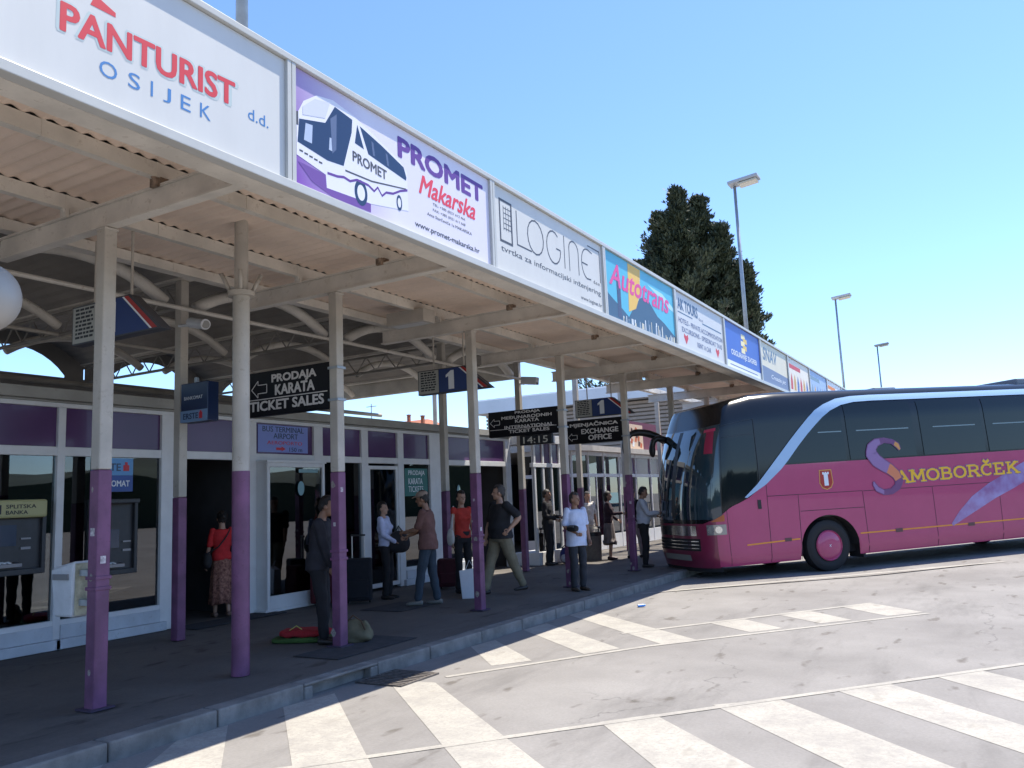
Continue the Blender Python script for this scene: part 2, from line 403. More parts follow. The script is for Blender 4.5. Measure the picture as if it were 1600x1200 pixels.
# ---------------------------------------------------------------- canopy
YC0 = 4.52                                    # first column of the front row
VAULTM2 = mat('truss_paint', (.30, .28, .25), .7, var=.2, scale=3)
def canopy():
    t = thing('platform_canopy', 'long cream steel platform canopy with corrugated ceiling and purple based columns', 'canopy', (-7, 15, .15))
    y0, y1 = YC0-2*BAY-.3, YC0+16*BAY
    # corrugated roof sheet, ribs across the platform
    mb = MB(); wl = .152; n = int((y1-y0)/wl*4); prof = [0, 1, 1, 0]
    n_all = n
    for (xa, xb) in ((-4.56, -5.98), (-6.02, -7.28), (-7.32, -8.50)):
        base = len(mb.v); n = n_all if xb > -8 else int((20.2-y0)/wl*4)
        for i in range(n+1):
            y = y0+(i//4)*wl+[0, .35, .5, .85][i % 4]*wl; z = 4.765+.026*prof[i % 4]
            mb.v += [(xa, y, z), (xb, y, z)]
        for i in range(n): mb.f.append((base+2*i, base+2*i+1, base+2*i+3, base+2*i+2)); mb.mi.append(0)
    mb.build('roof_sheet', SHEET, t)
    mb = MB(); mb.box(-7.30, -4.56, y0, y1, 4.83, 4.86); mb.box(-8.5, -7.302, y0, 20.2, 4.83, 4.86); mb.box(-8.60, -8.57, y0, 16.5, 4.70, 5.48); mb.build('roof_top_and_sun_stop', mat('roof_grey', (.3, .3, .3), .8), t)  # upright panel behind the roof edge is unseen, added to stop sun leaking in
    for x, zz in ((-6.0, 4.64), (-7.3, 4.64), (-8.35, 4.66)):
        mb = MB(); y = y0
        mb.box(x-.035, x+.035, y0, y1, zz, 4.762)
        mb.box(x-.045, x+.035, y0, y1, zz-.012, zz)
        for k in range(int((y1-y0)/1.0)):
            mb.box(x-.04, x+.04, y0+k*1.0+.3, y0+k*1.0+.33, zz-.016, 4.764)
        mb.build('purlin', CREAM2, t)
    mb = MB(); mb.box(-4.72, -4.56, y0, y1, 4.52, 4.76); mb.box(-4.74, -4.54, y0, y1, 4.19, 4.235)
    mb.box(-4.72, -4.69, y0, y1, 4.235, 4.52); mb.build('edge_beam', CREAM2, t)
    mb = MB(); mb.box(-8.56, -8.46, y0, y1, 4.68, 4.83); mb.build('inner_beam', CREAM2, t)
    rust = mat('rusty_gusset', (.28, .2, .14), .8, var=.5, scale=15)
    for k in range(-2, 16):
        y = YC0+k*BAY
        mb = MB(); mb.box(-8.45, -4.74, y-.03, y+.03, 4.375, 4.56)
        mb.box(-8.47, -4.70, y-.055, y+.055, 4.355, 4.374); mb.box(-8.47, -4.70, y-.055, y+.055, 4.562, 4.58)
        o = mb.build('cross_beam', CREAM2, t)
        for x in (-6.0, -7.3):
            mb = MB(); random.seed(k*7+int(x))
            mb.box(x-.05, x+.04, y-.05, y+.05, 4.581, 4.64); mb.box(x-.05, x+.04, y-.09, y-.056, 4.55, 4.63)
            mb.tube([(x-.02, y-.12, 4.68), (x+.02, y-.1, 4.62), (x, y-.06, 4.58)], .02, 6)
            mb.build('gusset', rust if x > -6.5 else CREAM2, o)
    for k in range(-2, 16):                            # front row of square columns
        y = YC0+k*BAY; a = .0625
        mb = MB(); mb.box(X_A-a, X_A+a, y-a, y+a, 2.16, 4.352, 0); mb.box(X_A-a-.002, X_A+a+.002, y-a-.002, y+a+.002, .15, 2.158, 1)
        mb.box(X_A-a-.012, X_A+a+.012, y-a-.012, y+a+.012, 4.325, 4.351, 0)
        o = mb.build('column', [CREAM, PURPLE], t, bevel=.012)
        mb = MB(); mb.box(X_A-.11, X_A+.11, y-.11, y+.11, .151, .165, 0); mb.build('base_plate', mat('base_plate', (.06, .04, .07), .8), o)
        random.seed(40+k)
        if k < 8:
            mb = MB()
            for j in range(1):
                z = random.uniform(1.2, 2.05); s = random.uniform(.03, .06)
                q = X_A+random.uniform(-.03, .01)
                mb.box(q, q+s, y-a-.0045, y-a-.003, z, z+s*1.2)
            mb.build('sticker', mat('old_sticker', (.55, .5, .52), .6, var=.5, scale=40), o); mb = MB()
            for j in range(1):
                z = random.uniform(1.1, 2.0); s = random.uniform(.03, .05)
                mb.box(X_A+a+.003, X_A+a+.0045, y-.03, y-.03+s, z, z+s*1.3)
            mb.build('sticker', mat('old_sticker', (.55, .5, .52), .6, var=.5, scale=40), o)
            for j in range(3):
                mb = MB(); z = random.choice((random.uniform(.2, .5), random.uniform(1.0, 1.5), random.uniform(1.9, 2.15))); q = X_A+random.uniform(-.05, .02); l = random.uniform(.02, .05)
                f_ = (Vector((q, y-a-.0035, z)), Vector((1, 0, 0)), Vector((0, 0, 1)), Vector((0, -1, 0)))
                mb.poly([(l*random.uniform(.5, 1)*math.cos(w_*.785), l*1.4*random.uniform(.4, 1)*math.sin(w_*.785)) for w_ in range(8)], f_, 0, .0008); mb.build('paint_chip', mat('chip_cream', (.33, .29, .27), .8, var=.4, scale=60), o)
            mb = MB(); z = 1.18
            for zz in (1.13, 1.22): mb.box(X_A-a-.012, X_A+a+.012, y-a-.012, y+a+.012, zz, zz+.03)
            mb.build('clamp', PURPLE, o, bevel=.004)
    for k in range(-1, 13):                            # inner row
        y = 7.28+k*BAY; a = .0625; xx = X_C-.02
        mb = MB(); mb.box(xx-a, xx+a, y-a, y+a, 1.96, 4.86, 0); mb.box(xx-a-.002, xx+a+.002, y-a-.002, y+a+.002, .15, 1.958, 1)
        mb.build('column', [CREAM, PURPLE], t, bevel=.012)
    # barrel vaults behind, springing from valleys over the inner columns
    def arc(cy, hw, zs, rise, n=14):
        r = (hw*hw+rise*rise)/(2*rise); zc = zs+rise-r; a = math.asin(hw/r)
        return [(cy+r*math.sin(-a+2*a*i/n), zc+r*math.cos(-a+2*a*i/n)) for i in range(n+1)]
    for k in range(-3, 3):
        cy = 7.28+BAY*(k+.5); A = arc(cy, 1.46, 4.86, .52, 40)
        mb = MB()
        for i in range(len(A)-1):
            (ya, za), (yb, zb) = A[i], A[i+1]; e = .018*(i % 2); e2 = .018*((i+1) % 2)
            mb.face([(-8.52, ya, za+e), (-8.52, yb, zb+e2), (-16.2, yb, zb+e2), (-16.2, ya, za+e)])
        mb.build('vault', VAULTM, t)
        B = arc(cy, 1.42, 4.42, .50, 16)
        for x, r in ((-9.25, .085), (-11.6, .07), (-13.9, .07)):
            mb = MB(); mb.tube([(x, y, z) for y, z in B[1:-1]], r, 10); mb.build('arch_rib', CREAM2, t, smooth=True)
        C = arc(cy+.05, 1.05, 4.62, .5, 12); D = arc(cy, 1.51, 4.86, .56, 12); mb = MB()
        for i in range(12): mb.face([(-16.1, *C[i]), (-16.1, *C[i+1]), (-16.1, *D[i+1]), (-16.1, *D[i])])
        mb.face([(-16.1, *D[0]), (-16.1, D[0][0], 4.3), (-16.1, C[0][0], 4.3), (-16.1, *C[0])])
        mb.face([(-16.1, *D[-1]), (-16.1, C[-1][0], C[-1][1]), (-16.1, C[-1][0], 4.3), (-16.1, D[-1][0], 4.3)])
        mb.build('gable_panel', VAULTM, t)
    for k in range(-3, 4):
        y = 7.28+BAY*k
        mb = MB(); mb.box(-16.2, -8.6, y-.09, y+.09, 4.86, 4.90); mb.box(-16.2, -8.6, y-.09, y-.07, 4.90, 4.98); mb.build('valley_gutter', CREAM2, t)
        mb = MB(); mb.tube([(-9.3, y, 4.82), (-16.2, y, 4.82)], .028, 6); mb.tube([(-9.3, y, 4.50), (-16.2, y, 4.50)], .028, 6)
        n = 26 if k < 3 else 0
        if not n: mb.box(-16.2, -9.3, y-.05, y+.05, 4.52, 4.80)
        for i in range(n):
            xa = -9.3-i*6.8/n; xb = xa-6.8/n
            mb.tube([(xa, y, 4.82 if i % 2 else 4.50), (xb, y, 4.50 if i % 2 else 4.82)], .013, 5)
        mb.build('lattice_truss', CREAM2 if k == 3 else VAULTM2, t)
        mb = MB(); mb.box(-16.2, -16.0, y-.1, y+.1, .15, 4.28); mb.build('rear_column', CREAM2, t)
    mb = MB(); mb.box(-16.28, -16.0, -2, 16.5, 4.29, 4.56); mb.build('rear_beam', VAULTM, t)
    mb = MB(); mb.tube([(-12, 3, 4.52), (-12, 9.35, 4.50)], .03, 8); mb.tube([(-13.2, -2, 3.98), (-13.2, 16.4, 3.98)], .045, 8); mb.build('pipe', CREAM, t)
    mb = MB(); mb.tube([(-9.1, -2, 4.45), (-9.1, 16.4, 4.45)], .03, 8); mb.build('conduit', CREAM2, t)
    # fascia framing
    ys = [YC0+k*BAY for k in range(-1, 16)]
    mb = MB(); mb.box(X_F-.05, X_F+.035, y0, y1, 5.255, 5.31); mb.box(X_F-.05, X_F+.045, y0, y1, 4.19, 4.262)
    mb.build('fascia_rail', FRAMEB, t, bevel=.006)
    for y in ys:
        mb = MB(); mb.box(X_F-.04, X_F+.03, y-.045, y-.004, 4.264, 5.253); mb.box(X_F-.04, X_F+.03, y+.004, y+.045, 4.264, 5.253)
        mb.box(X_F-.16, X_F-.045, y-.04, y+.04, 4.3, 5.3)
        mb.build('fascia_post', FRAMEB, t)
    return t
canopy()

# ---------------------------------------------------------------- advertising panels
def M_(name, c, **k): return mat(name, lin(tuple(v/255 for v in c)), **k)
PGR = M_('print_grey', (70, 72, 80), rough=.5); PRED = M_('print_red', (200, 50, 62), rough=.5); PBLUE = M_('print_blue', (60, 120, 180), rough=.5)
PPUR = M_('print_purple', (95, 55, 140), rough=.5); PWHITE = M_('print_white', (225, 230, 235), rough=.5); PBLACK = M_('print_black', (30, 32, 40), rough=.5)
PNAVY = M_('print_navy', (38, 58, 92), rough=.3)
def ad_panel(k, label, col, col2=None, grad=None):
    ya = YC0+(k-1)*BAY+.047; yb = YC0+k*BAY-.047
    t = thing('advert_panel', label, 'advert panel', (X_F, (ya+yb)/2, 4.264), group='adverts along the canopy fascia')
    m = grad or mat('advert_face_%d' % (k+2), lin(tuple(v/255 for v in col)), .45, var=.035, scale=1.3, stretch=(1, 2.5, .7))
    mb = MB(); mb.box(X_F-.03, X_F, ya, yb, 4.266, 5.25); mb.build('board', m, t)
    o, r, u, n = frame((X_F+.0003, ya, 4.266), (0, 1, 0), (0, 0, 1)); return t, (o, r, u, n*.3), yb-ya, .984
def grad_mat(name, c1, c2, lo, hi):
    m = bpy.data.materials.new(name); m.use_nodes = True; N = m.node_tree.nodes; L = m.node_tree.links; b = N['Principled BSDF']; b.inputs['Roughness'].default_value = .45
    tc = N.new('ShaderNodeTexCoord'); sp = N.new('ShaderNodeSeparateXYZ'); L.new(tc.outputs['Object'], sp.inputs[0])
    a = N.new('ShaderNodeMath'); a.operation = 'MULTIPLY_ADD'; a.inputs[1].default_value = .5; L.new(sp.outputs['Z'], a.inputs[0]); L.new(sp.outputs['Y'], a.inputs[2])
    r = N.new('ShaderNodeMapRange'); r.inputs['From Min'].default_value = lo; r.inputs['From Max'].default_value = hi; L.new(a.outputs[0], r.inputs[0])
    x = N.new('ShaderNodeMix'); x.data_type = 'RGBA'; x.inputs[6].default_value = (*lin(tuple(v/255 for v in c1)), 1); x.inputs[7].default_value = (*lin(tuple(v/255 for v in c2)), 1)
    L.new(r.outputs[0], x.inputs[0]); L.new(x.outputs[2], b.inputs['Base Color']); return m
def adverts():
    # 0 PANTURIST
    t, fr, W, H = ad_panel(0, 'white advert panel reading PANTURIST OSIJEK d.d., nearest on the canopy fascia', (202, 202, 199))
    OUT = M_('print_pale_outline', (178, 192, 192), rough=.5)
    text('PANTURIST', 1.14, 2.47, .34, .53, fr, OUT, t, bold=.07, d=.001, slant=.05)
    text('PANTURIST', 1.15, 2.45, .345, .525, fr, PRED, t, bold=.03, d=.0045, slant=.05)
    x = 1.40
    for ch, wd in zip('OSIJEK', (.12, .085, .016, .06, .08, .09)):
        text(ch, x, x+wd, .175+(x-1.4)*.03, .28+(x-1.4)*.03, fr, PBLUE, t, d=.003); x += wd+.078
    text('d.d.', 2.58, 2.78, .35, .44, fr, PBLUE, t, d=.003)
    mb = MB(); mb.poly([(1.33, .60), (1.50, .60), (1.50, .63), (1.36, .68)], fr, .001); mb.build('emblem', PRED, t)
    # 1 PROMET
    g = grad_mat('advert_purple_gradient', (122, 74, 165), (216, 212, 226), YC0+2.25, YC0+3.5)
    t, fr, W, H = ad_panel(1, 'advert panel with white coach picture on purple, reading PROMET Makarska', (0, 0, 0), grad=g)
    bw = M_('print_coach_white', (222, 222, 232), rough=.5)
    mb = MB(); mb.poly([(.03, .58), (.11, .73), (.26, .84), (.46, .88), (.72, .845), (1.02, .76), (1.37, .65), (1.47, .57), (1.48, .20), (.93, .11), (.37, .08), (.36, .19), (.03, .25)], fr, .002)
    mb.build('coach_picture', bw, t)
    mb = MB(); mb.poly([(.06, .56), (.36, .64), (.48, .83), (.70, .80), (.69, .68), (.58, .34), (.38, .32), (.04, .36)], fr, .006, .001)
    mb.poly([(.80, .78), (1.09, .71), (1.42, .61), (1.46, .52), (1.45, .49), (.91, .56)], fr, .006, .001); mb.poly([(.765, .78), (.85, .585), (.73, .60)], fr, .006, .001)
    mb.build('picture_glass', PNAVY, t)
    mb = MB(); mb.poly([(.11, .40), (.20, .40), (.21, .56), (.13, .55)], fr, .0085, .001); mb.poly([(.40, .42), (.46, .42), (.47, .54), (.41, .53)], fr, .0085, .001); mb.poly([(.10, .68), (.24, .80), (.42, .84), (.36, .68), (.1, .61)], fr, .0085, .001, 1)
    mb.build('picture_highlight', [M_('print_pale_blue', (170, 185, 210)), M_('print_hood', (200, 204, 218))], t)
    def disc(mb, c, rx, ry, d, mi=0): mb.poly([(c[0]+rx*math.cos(a*math.pi/12), c[1]+ry*math.sin(a*math.pi/12)) for a in range(24)], fr, d, .001, mi)
    for c, rx, ry in (((.80, .17), .085, .115), ((1.34, .24), .042, .075)):
        mb = MB(); disc(mb, c, rx, ry, .006); disc(mb, c, rx*.6, ry*.62, .0085, 1); mb.build('picture_wheel', [PNAVY, bw], t)
    mb = MB()
    for q in range(5): mb.rect(.06+q*.055, .10+q*.055, .29-q*.006, .305-q*.006, fr, .006, .001)
    mb.poly([(-.0, .60), (.05, .62), (.05, .50), (.02, .50), (.02, .58), (-.0, .57)], fr, .006, .001)
    mb.poly([(.60, .30), (.95, .315), (1.45, .40), (1.45, .412), (.95, .33), (.60, .315)], fr, .006, .001)
    mb.build('picture_trim', PGR, t)
    mb = MB(); mb.poly([(.42, .70), (.50, .77), (.49, .45), (.44, .40)], fr, .0088, .001); mb.poly([(.95, .70), (.98, .69), (1.0, .57), (.97, .57)], fr, .0088, .001); mb.poly([(1.15, .66), (1.18, .65), (1.2, .54), (1.17, .545)], fr, .0088, .001)
    mb.build('picture_reflection', M_('print_mid_navy', (78, 98, 135)), t)
    mb = MB(); pts = [(.38, .21), (.5, .22), (.58, .24), (.66, .23), (.75, .27), (.9, .27), (.98, .24), (1.03, .29), (1.09, .23), (1.15, .28), (1.25, .30), (1.36, .36), (1.47, .40)]
    for i, (a, b) in enumerate(zip(pts, pts[1:])): mb.poly([(a[0], a[1]-.010), (b[0], b[1]-.010), (b[0], b[1]+.012), (a[0], a[1]+.012)], fr, .006+.0002*(i % 3), .001)
    mb.build('picture_stripe', PPUR, t)
    mb = MB(); mb.poly([(.04, .20), (.36, .19), (.37, .08), (.93, .11), (.93, .03), (.45, .02), (.2, .08)], fr, .0035, .001); mb.build('picture_shadow', M_('print_shadow_violet', (105, 70, 150)), t)
    text('PROMET', .70, 1.16, .43, .52, fr, PGR, t, d=.008, bold=.02, slant=-.03)
    text('PROMET', 1.35, 2.82, .70, .89, fr, PPUR, t, d=.004, bold=.05, slant=-.02)
    text('Makarska', 1.66, 2.66, .44, .63, fr, M_('print_script_red', (215, 60, 85)), t, d=.004, bold=.02, shear=.35)
    text('TEL: +385 (0)21 612 466', 1.88, 2.46, .37, .405, fr, PGR, t, d=.003); text('FAX: +385 (0)21 611 668', 1.88, 2.46, .31, .345, fr, PGR, t, d=.003)
    text('Ante Starčevića 1a MAKARSKA', 1.78, 2.58, .25, .285, fr, PGR, t, d=.003)
    text('www.promet-makarska.hr', 1.58, 2.72, .07, .14, fr, PGR, t, d=.003, bold=.012)
    # 2 LOGINET
    t, fr, W, H = ad_panel(2, 'white advert panel with thin grey lettering LOGINET and grid logo', (204, 203, 198))
    mb = MB()
    def line(pts, wd=.018):
        for a, b in zip(pts, pts[1:]):
            a = Vector(a); b = Vector(b); dd = (b-a).normalized(); n = Vector((-dd.y, dd.x))*wd/2; a = a-dd*wd/2; b = b+dd*wd/2
            mb.poly([tuple(a+n)[:2], tuple(a-n)[:2], tuple(b-n)[:2], tuple(b+n)[:2]], fr, .002+.0003*(len(mb.f) % 7), .001)
    line([(.14, .36), (.14, .84), (.40, .84), (.40, .36), (.14, .36)], .028)
    for i in range(4): line([(.22+i*.055, .5), (.22+i*.055, .78)], .008)
    for i in range(5): line([(.22, .52+i*.06), (.385, .52+i*.06)], .008)
    line([(.52, .80), (.52, .40), (.86, .40)])
    line([(.98+.20*math.cos(a/16*2*math.pi), .60+.21*math.sin(a/16*2*math.pi)) for a in range(17)])
    line([(1.54+.0, .60), (1.64, .60)]+[(1.46+.19*math.cos(a), .60+.21*math.sin(a)) for a in [-.1-i*.35 for i in range(16)]])
    line([(1.76, .40), (1.76, .82)])
    line([(1.90, .40), (1.90, .72)]+[(2.04+.14*math.cos(a), .70+.12*math.sin(a)) for a in [math.pi-i*.4 for i in range(9)]]+[(2.18, .40)])
    line([(2.62, .80), (2.5, .82)]+[(2.46+.18*math.cos(a), .61+.21*math.sin(a)) for a in [1.57+i*.3 for i in range(11)]]+[(2.55, .41)]); line([(2.3, .6), (2.46, .6)])
    line([(2.5, .88), (2.88, .88), (2.88, .44)])
    mb.build('logo', PGR, t)
    text('d.o.o.', 2.64, 2.86, .38, .43, fr, PGR, t); text('tvrtka za informacijski inženjering', .14, 2.86, .22, .31, fr, PGR, t, d=.003)
    text('www.loginet.hr', 2.2, 2.88, .06, .13, fr, PGR, t, d=.003)
    # 3 town view poster
    t, fr, W, H = ad_panel(3, 'turquoise advert panel with mountain, bell tower picture and pink script', (86, 178, 205))
    mb = MB(); mb.poly([(0, .0), (0, .42), (.1, .34), (.3, .28), (.6, .2), (.9, .1), (1.1, 0)], fr, .001, .001, 0)
    mb.poly([(.7, 0), (1.0, .25), (1.35, .5), (1.55, .56), (1.75, .52), (2.1, .34), (2.4, .28), (2.95, .12), (2.95, 0)], fr, .0025, .001, 0)
    mb.poly([(1.7, .8), (2.2, .7), (2.6, .6), (2.95, .55), (2.95, .62), (2.4, .78)], fr, .001, .001, 2)
    mb.poly([(.9, .97), (1.42, .97), (1.35, .55), (1.15, .3), (.85, .2), (.88, .6)], fr, .004, .001, 1)
    mb.build('picture_scenery', [M_('print_slate_blue', (62, 98, 128)), M_('print_ochre', (225, 186, 98)), M_('print_cloud', (170, 215, 228))], t)
    mb = MB(); mb.rect(.42, .56, .05, .62, fr, .005, .001); mb.poly([(.42, .62), (.56, .62), (.49, .78)], fr, .005, .001)
    for i in range(5): mb.rect(.44+.045*0, .54, .12+i*.1, .15+i*.1, fr, .0065, .001, 1)
    mb.build('picture_tower', [M_('print_tower', (70, 88, 120)), PNAVY], t)
    mb = MB(); random.seed(5)
    for i in range(46):
        x = random.uniform(.6, 2.85); h = random.uniform(.02, .09); mb.rect(x, x+random.uniform(.02, .05), .02, .03+h+(.12 if 1.5 < x < 2.3 else 0)*random.random(), fr, .005+.0002*(i % 9), .001, i % 3)
    mb.build('picture_boats', [PWHITE, M_('print_pale_sand', (205, 200, 180)), M_('print_slate2', (90, 120, 150))], t)
    text('Autotrans', .16, 2.7, .50, .84, fr, M_('print_pink', (215, 80, 150)), t, d=.007, bold=.02, shear=.3, slant=-.02)
    # 4 AK TOURS
    t, fr, W, H = ad_panel(4, 'pale advert panel reading AK TOURS with blue text lines and rules', (203, 204, 205))
    PB2 = M_('print_steel_blue', (92, 108, 150))
    text('AK TOURS', .14, 1.28, .68, .88, fr, PNAVY, t, bold=.03); text('d.o.o.', 1.34, 1.62, .66, .72, fr, PB2, t)
    mb = MB(); mb.rect(.12, .95, .615, .635, fr, .002, .001); mb.rect(1.55, 2.8, .615, .64, fr, .002, .001); mb.build('rule', PNAVY, t)
    text('HOTELS - PRIVATE ACCOMMODATION', .14, 2.85, .44, .53, fr, PB2, t, bold=.008); text('EXCURSIONS - SPEEDBOAT TAXI', .3, 2.78, .29, .38, fr, PB2, t, bold=.008)
    text('RENT A CAR', 1.15, 2.0, .12, .21, fr, PB2, t, bold=.008)
    mb = MB()
    for x in (.5, 2.45): mb.poly([(x, .08), (x+.12, .2), (x+.1, .27), (x, .23), (x-.1, .27), (x-.12, .2)], fr, .002, .001)
    mb.build('heart', PRED, t)
    # 5 blue insurance
    t, fr, W, H = ad_panel(5, 'deep blue advert panel reading OSIGURANJE ZAGREB with cream step logo', (48, 92, 185))
    mb = MB(); mb.rect(0, W, 0, .16, fr, .001, .001); mb.build('white_band', PWHITE, t)
    mb = MB()
    for i, (x, y) in enumerate(((1.35, .82), (1.5, .74), (1.3, .66), (1.45, .58), (1.3, .5))): mb.rect(x, x+.32, y-.06, y+.05, fr, .002+.0005*i, .001, i % 2)
    mb.build('logo', [M_('print_cream', (235, 225, 185)), M_('print_gold', (220, 190, 110))], t)
    text('OSIGURANJE ZAGREB', .45, 2.6, .27, .42, fr, PWHITE, t, bold=.02)
    mb = MB(); mb.rect(.3, 2.6, .07, .09, fr, .0025, .001); mb.build('small_print', PB2, t)
    # 6 SNAV
    t, fr, W, H = ad_panel(6, 'advert panel reading SNAV, cream above and slate blue below', (224, 214, 188))
    mb = MB(); mb.poly([(0, 0), (W, 0), (W, .36), (0, .40)], fr, .001, .001); mb.build('lower_band', M_('print_slate3', (120, 138, 170)), t)
    text('SNAV', .25, 1.75, .55, .86, fr, PNAVY, t, bold=.03, shear=.2)
    text('Croazia jet', 1.0, 2.6, .12, .26, fr, PWHITE, t, bold=.01, shear=.2)
    # farther ones
    for k, c, lab, tx in ((7, (232, 222, 205), 'advert panel with red lettering over coloured figures, next after the cream SNAV panel', PRED),
                          (8, (150, 175, 215), 'light blue advert panel with dark blue lettering, eighth along the fascia', PNAVY),
                          (9, (225, 226, 230), 'white advert panel with orange and brown figures near the far fascia end', M_('print_orange', (215, 130, 70))),
                          (10, (110, 130, 165), 'slate blue advert panel far along the fascia', PWHITE), (11, (205, 208, 214), 'plain grey advert panel far along the fascia', PB2),
                          (12, (120, 145, 180), 'blue grey advert panel second from the far fascia end', PWHITE), (13, (200, 203, 210), 'pale advert panel at the far end of the fascia', PNAVY)):
        t, fr, W, H = ad_panel(k, lab, c)
        mb = MB(); random.seed(k)
        for i in range(6):
            x = .25+i*.43; mb.poly([(x, .12), (x+.26, .12), (x+.3, .35), (x+.18, .58), (x+.05, .4)], fr, .002, .001, i % 3)
        mb.build('printed_figures', [tx, M_('print_ochre2', (200, 160, 90)), M_('print_mid_blue', (90, 120, 180))], t)
        mb = MB(); mb.rect(.2, 1.7, .70, .82, fr, .002, .001); mb.build('printed_band', tx, t)
adverts()

# ---------------------------------------------------------------- hanging signs
def hung_sign_platform(y, label):
    t = thing('platform_sign', label, 'platform sign', (-7.6, y, 3.5), group='platform 1 signs hanging under the canopy')
    fr = frame((-8.24, y-.06, 3.54), (1, 0, 0), (0, 0, 1))      # faces -Y
    blue = M_('sign_blue', (26, 52, 112), rough=.35); pale = M_('sign_pale', (165, 165, 158), rough=.4)
    mb = MB(); mb.poly([(0, 0), (1.44, 0), (.94, .41), (0, .41)], fr, -.12, .12); mb.build('casing', M_('sign_casing', (60, 62, 68), rough=.5), t, fix=True)
    mb = MB(); mb.rect(.015, .42, .015, .395, fr, .001, .002); p = mb.build('list_panel', pale, t)
    mb = MB(); random.seed(int(y))
    for i in range(8):
        z = .355-i*.042
        x = .06
        while x < .34:
            l = random.uniform(.03, .08); mb.rect(x, min(x+l, .37), z, z+.024, fr, .003, .001); x += l+.014
    mb.build('list_lines', PBLACK, p)
    mb = MB(); mb.poly([(.43, .015), (1.26, .015), (.82, .395), (.43, .395)], fr, .001, .002); mb.build('blue_panel', blue, t)
    mb = MB(); mb.poly([(1.265, .015), (1.295, .015), (.855, .395), (.825, .395)], fr, .001, .002); mb.build('white_stripe', PWHITE, t)
    mb = MB(); mb.poly([(1.296, .015), (1.37, .015), (.92, .395), (.856, .395)], fr, .0012, .002); mb.build('red_stripe', M_('sign_red', (170, 40, 35), rough=.4), t)
    mb = MB(); mb.poly([(.62, .05), (.73, .05), (.73, .36), (.67, .36), (.57, .29), (.57, .25), (.62, .27)], fr, .004, .002); mb.build('numeral', PWHITE, t)
    for x in (-7.95, -7.35):
        mb = MB(); mb.tube([(x, y, 3.95), (x, y, 4.64)], .014, 8); mb.build('hanging_rod', CREAM, t)
hung_sign_platform(5.2, 'blue hanging platform sign with white numeral 1, nearest, partly behind the first square column')
hung_sign_platform(11.3, 'blue hanging platform sign with numeral 1 against the sky, second along the platform')
hung_sign_platform(17.4, 'blue hanging platform sign with numeral 1, farthest, above the exchange office sign')

def direction_sign(y, x0, z0, z1, lines, label, arrow):
    t = thing('direction_sign', label, 'direction sign', (X_A, y, z0), group='black direction signs fixed to the front columns')
    x1 = X_A-.075; fr = frame((x0, y-.05, z0), (1, 0, 0), (0, 0, 1)); W = x1-x0; H = z1-z0
    mb = MB(); mb.box(x0, x1, y-.048, y+.05, z0, z1); mb.build('casing', mat('sign_black', (.007, .006, .008), .45, spec=.2, var=.2, scale=4), t, bevel=.01)
    wm = M_('sign_letter_white', (205, 200, 195), rough=.5)
    for tx, a, b, c, d in lines: text(tx, a*W, b*W, c*H, d*H, fr, wm, t, d=.0005, bold=.035, th=.003)
    if arrow:
        a0, a1, b0, b1 = arrow; a0 *= W; a1 *= W; b0 *= H; b1 *= H; bm_ = (b0+b1)/2; q = (b1-b0)/4; am = a0+(a1-a0)*.42
        P = [(a0, bm_), (am, b1), (am, bm_+q), (a1, bm_+q), (a1, bm_-q), (am, bm_-q), (am, b0)]
        mb = MB()
        for i in range(7):
            a = Vector(P[i]); b = Vector(P[(i+1) % 7]); dd = (b-a).normalized(); n = Vector((-dd.y, dd.x))*.005
            mb.poly([tuple(a+n)[:2], tuple(a-n)[:2], tuple(b-n)[:2], tuple(b+n)[:2]], fr, .0005+.0002*i, .003)
        mb.build('arrow_outline', wm, t)
    mb = MB(); mb.rect(.02*W if arrow else .1*W, .98*W, lines[-1][4]*H+.035*H, lines[-1][4]*H+.055*H, fr, .0005, .003)
    if len(lines) != 3 or 'KARATA' in lines[1][0]+lines[2][0]: mb.build('rule', wm, t)
    for zz in (z0+.08, z1-.1):
        mb = MB(); mb.box(x1, X_A+.08, y-.075, y+.075, zz, zz+.03); mb.build('bracket', GALV, t)
direction_sign(YC0+BAY, -8.33, 2.93, 3.50, [('PRODAJA', .36, .86, .68, .90), ('KARATA', .40, .84, .44, .66), ('TICKET SALES', .10, .94, .12, .33)],
               'black sign with left arrow reading PRODAJA KARATA TICKET SALES on the second square column', (.12, .30, .42, .80))
def intl():
    y = YC0+3*BAY
    direction_sign(y, -8.33, 2.93, 3.42, [('PRODAJA', .40, .76, .83, .95), ('MEĐUNARODNIH', .20, .92, .665, .785), ('KARATA', .40, .74, .51, .63), ('INTERNATIONAL', .24, .94, .29, .41), ('TICKET SALES', .30, .88, .12, .24)],
                   'black sign reading PRODAJA MEĐUNARODNIH KARATA INTERNATIONAL TICKET SALES on the fourth square column', (.03, .17, .40, .72))
    t = thing('digital_clock', 'small black digital clock showing the time below the international ticket sales sign', 'clock', (-7.3, y, 2.75))
    mb = MB(); mb.box(-7.66, -6.98, y-.04, y+.04, 2.74, 2.925); mb.build('casing', BLACK, t, bevel=.008)
    fr = frame((-7.66, y-.042, 2.74), (1, 0, 0), (0, 0, 1))
    text('14:15', .08, .60, .03, .155, fr, mat('clock_digits', (.16, .16, .15), .5, emit=(.035, .035, .033)), t, bold=.01, name='digits')
intl()
direction_sign(YC0+4*BAY, -8.2, 2.90, 3.42, [('MJENJAČNICA', .10, .94, .68, .90), ('EXCHANGE', .30, .94, .40, .60), ('OFFICE', .42, .82, .12, .33)],
               'black sign reading MJENJAČNICA EXCHANGE OFFICE on the fifth square column', (.06, .22, .12, .45))

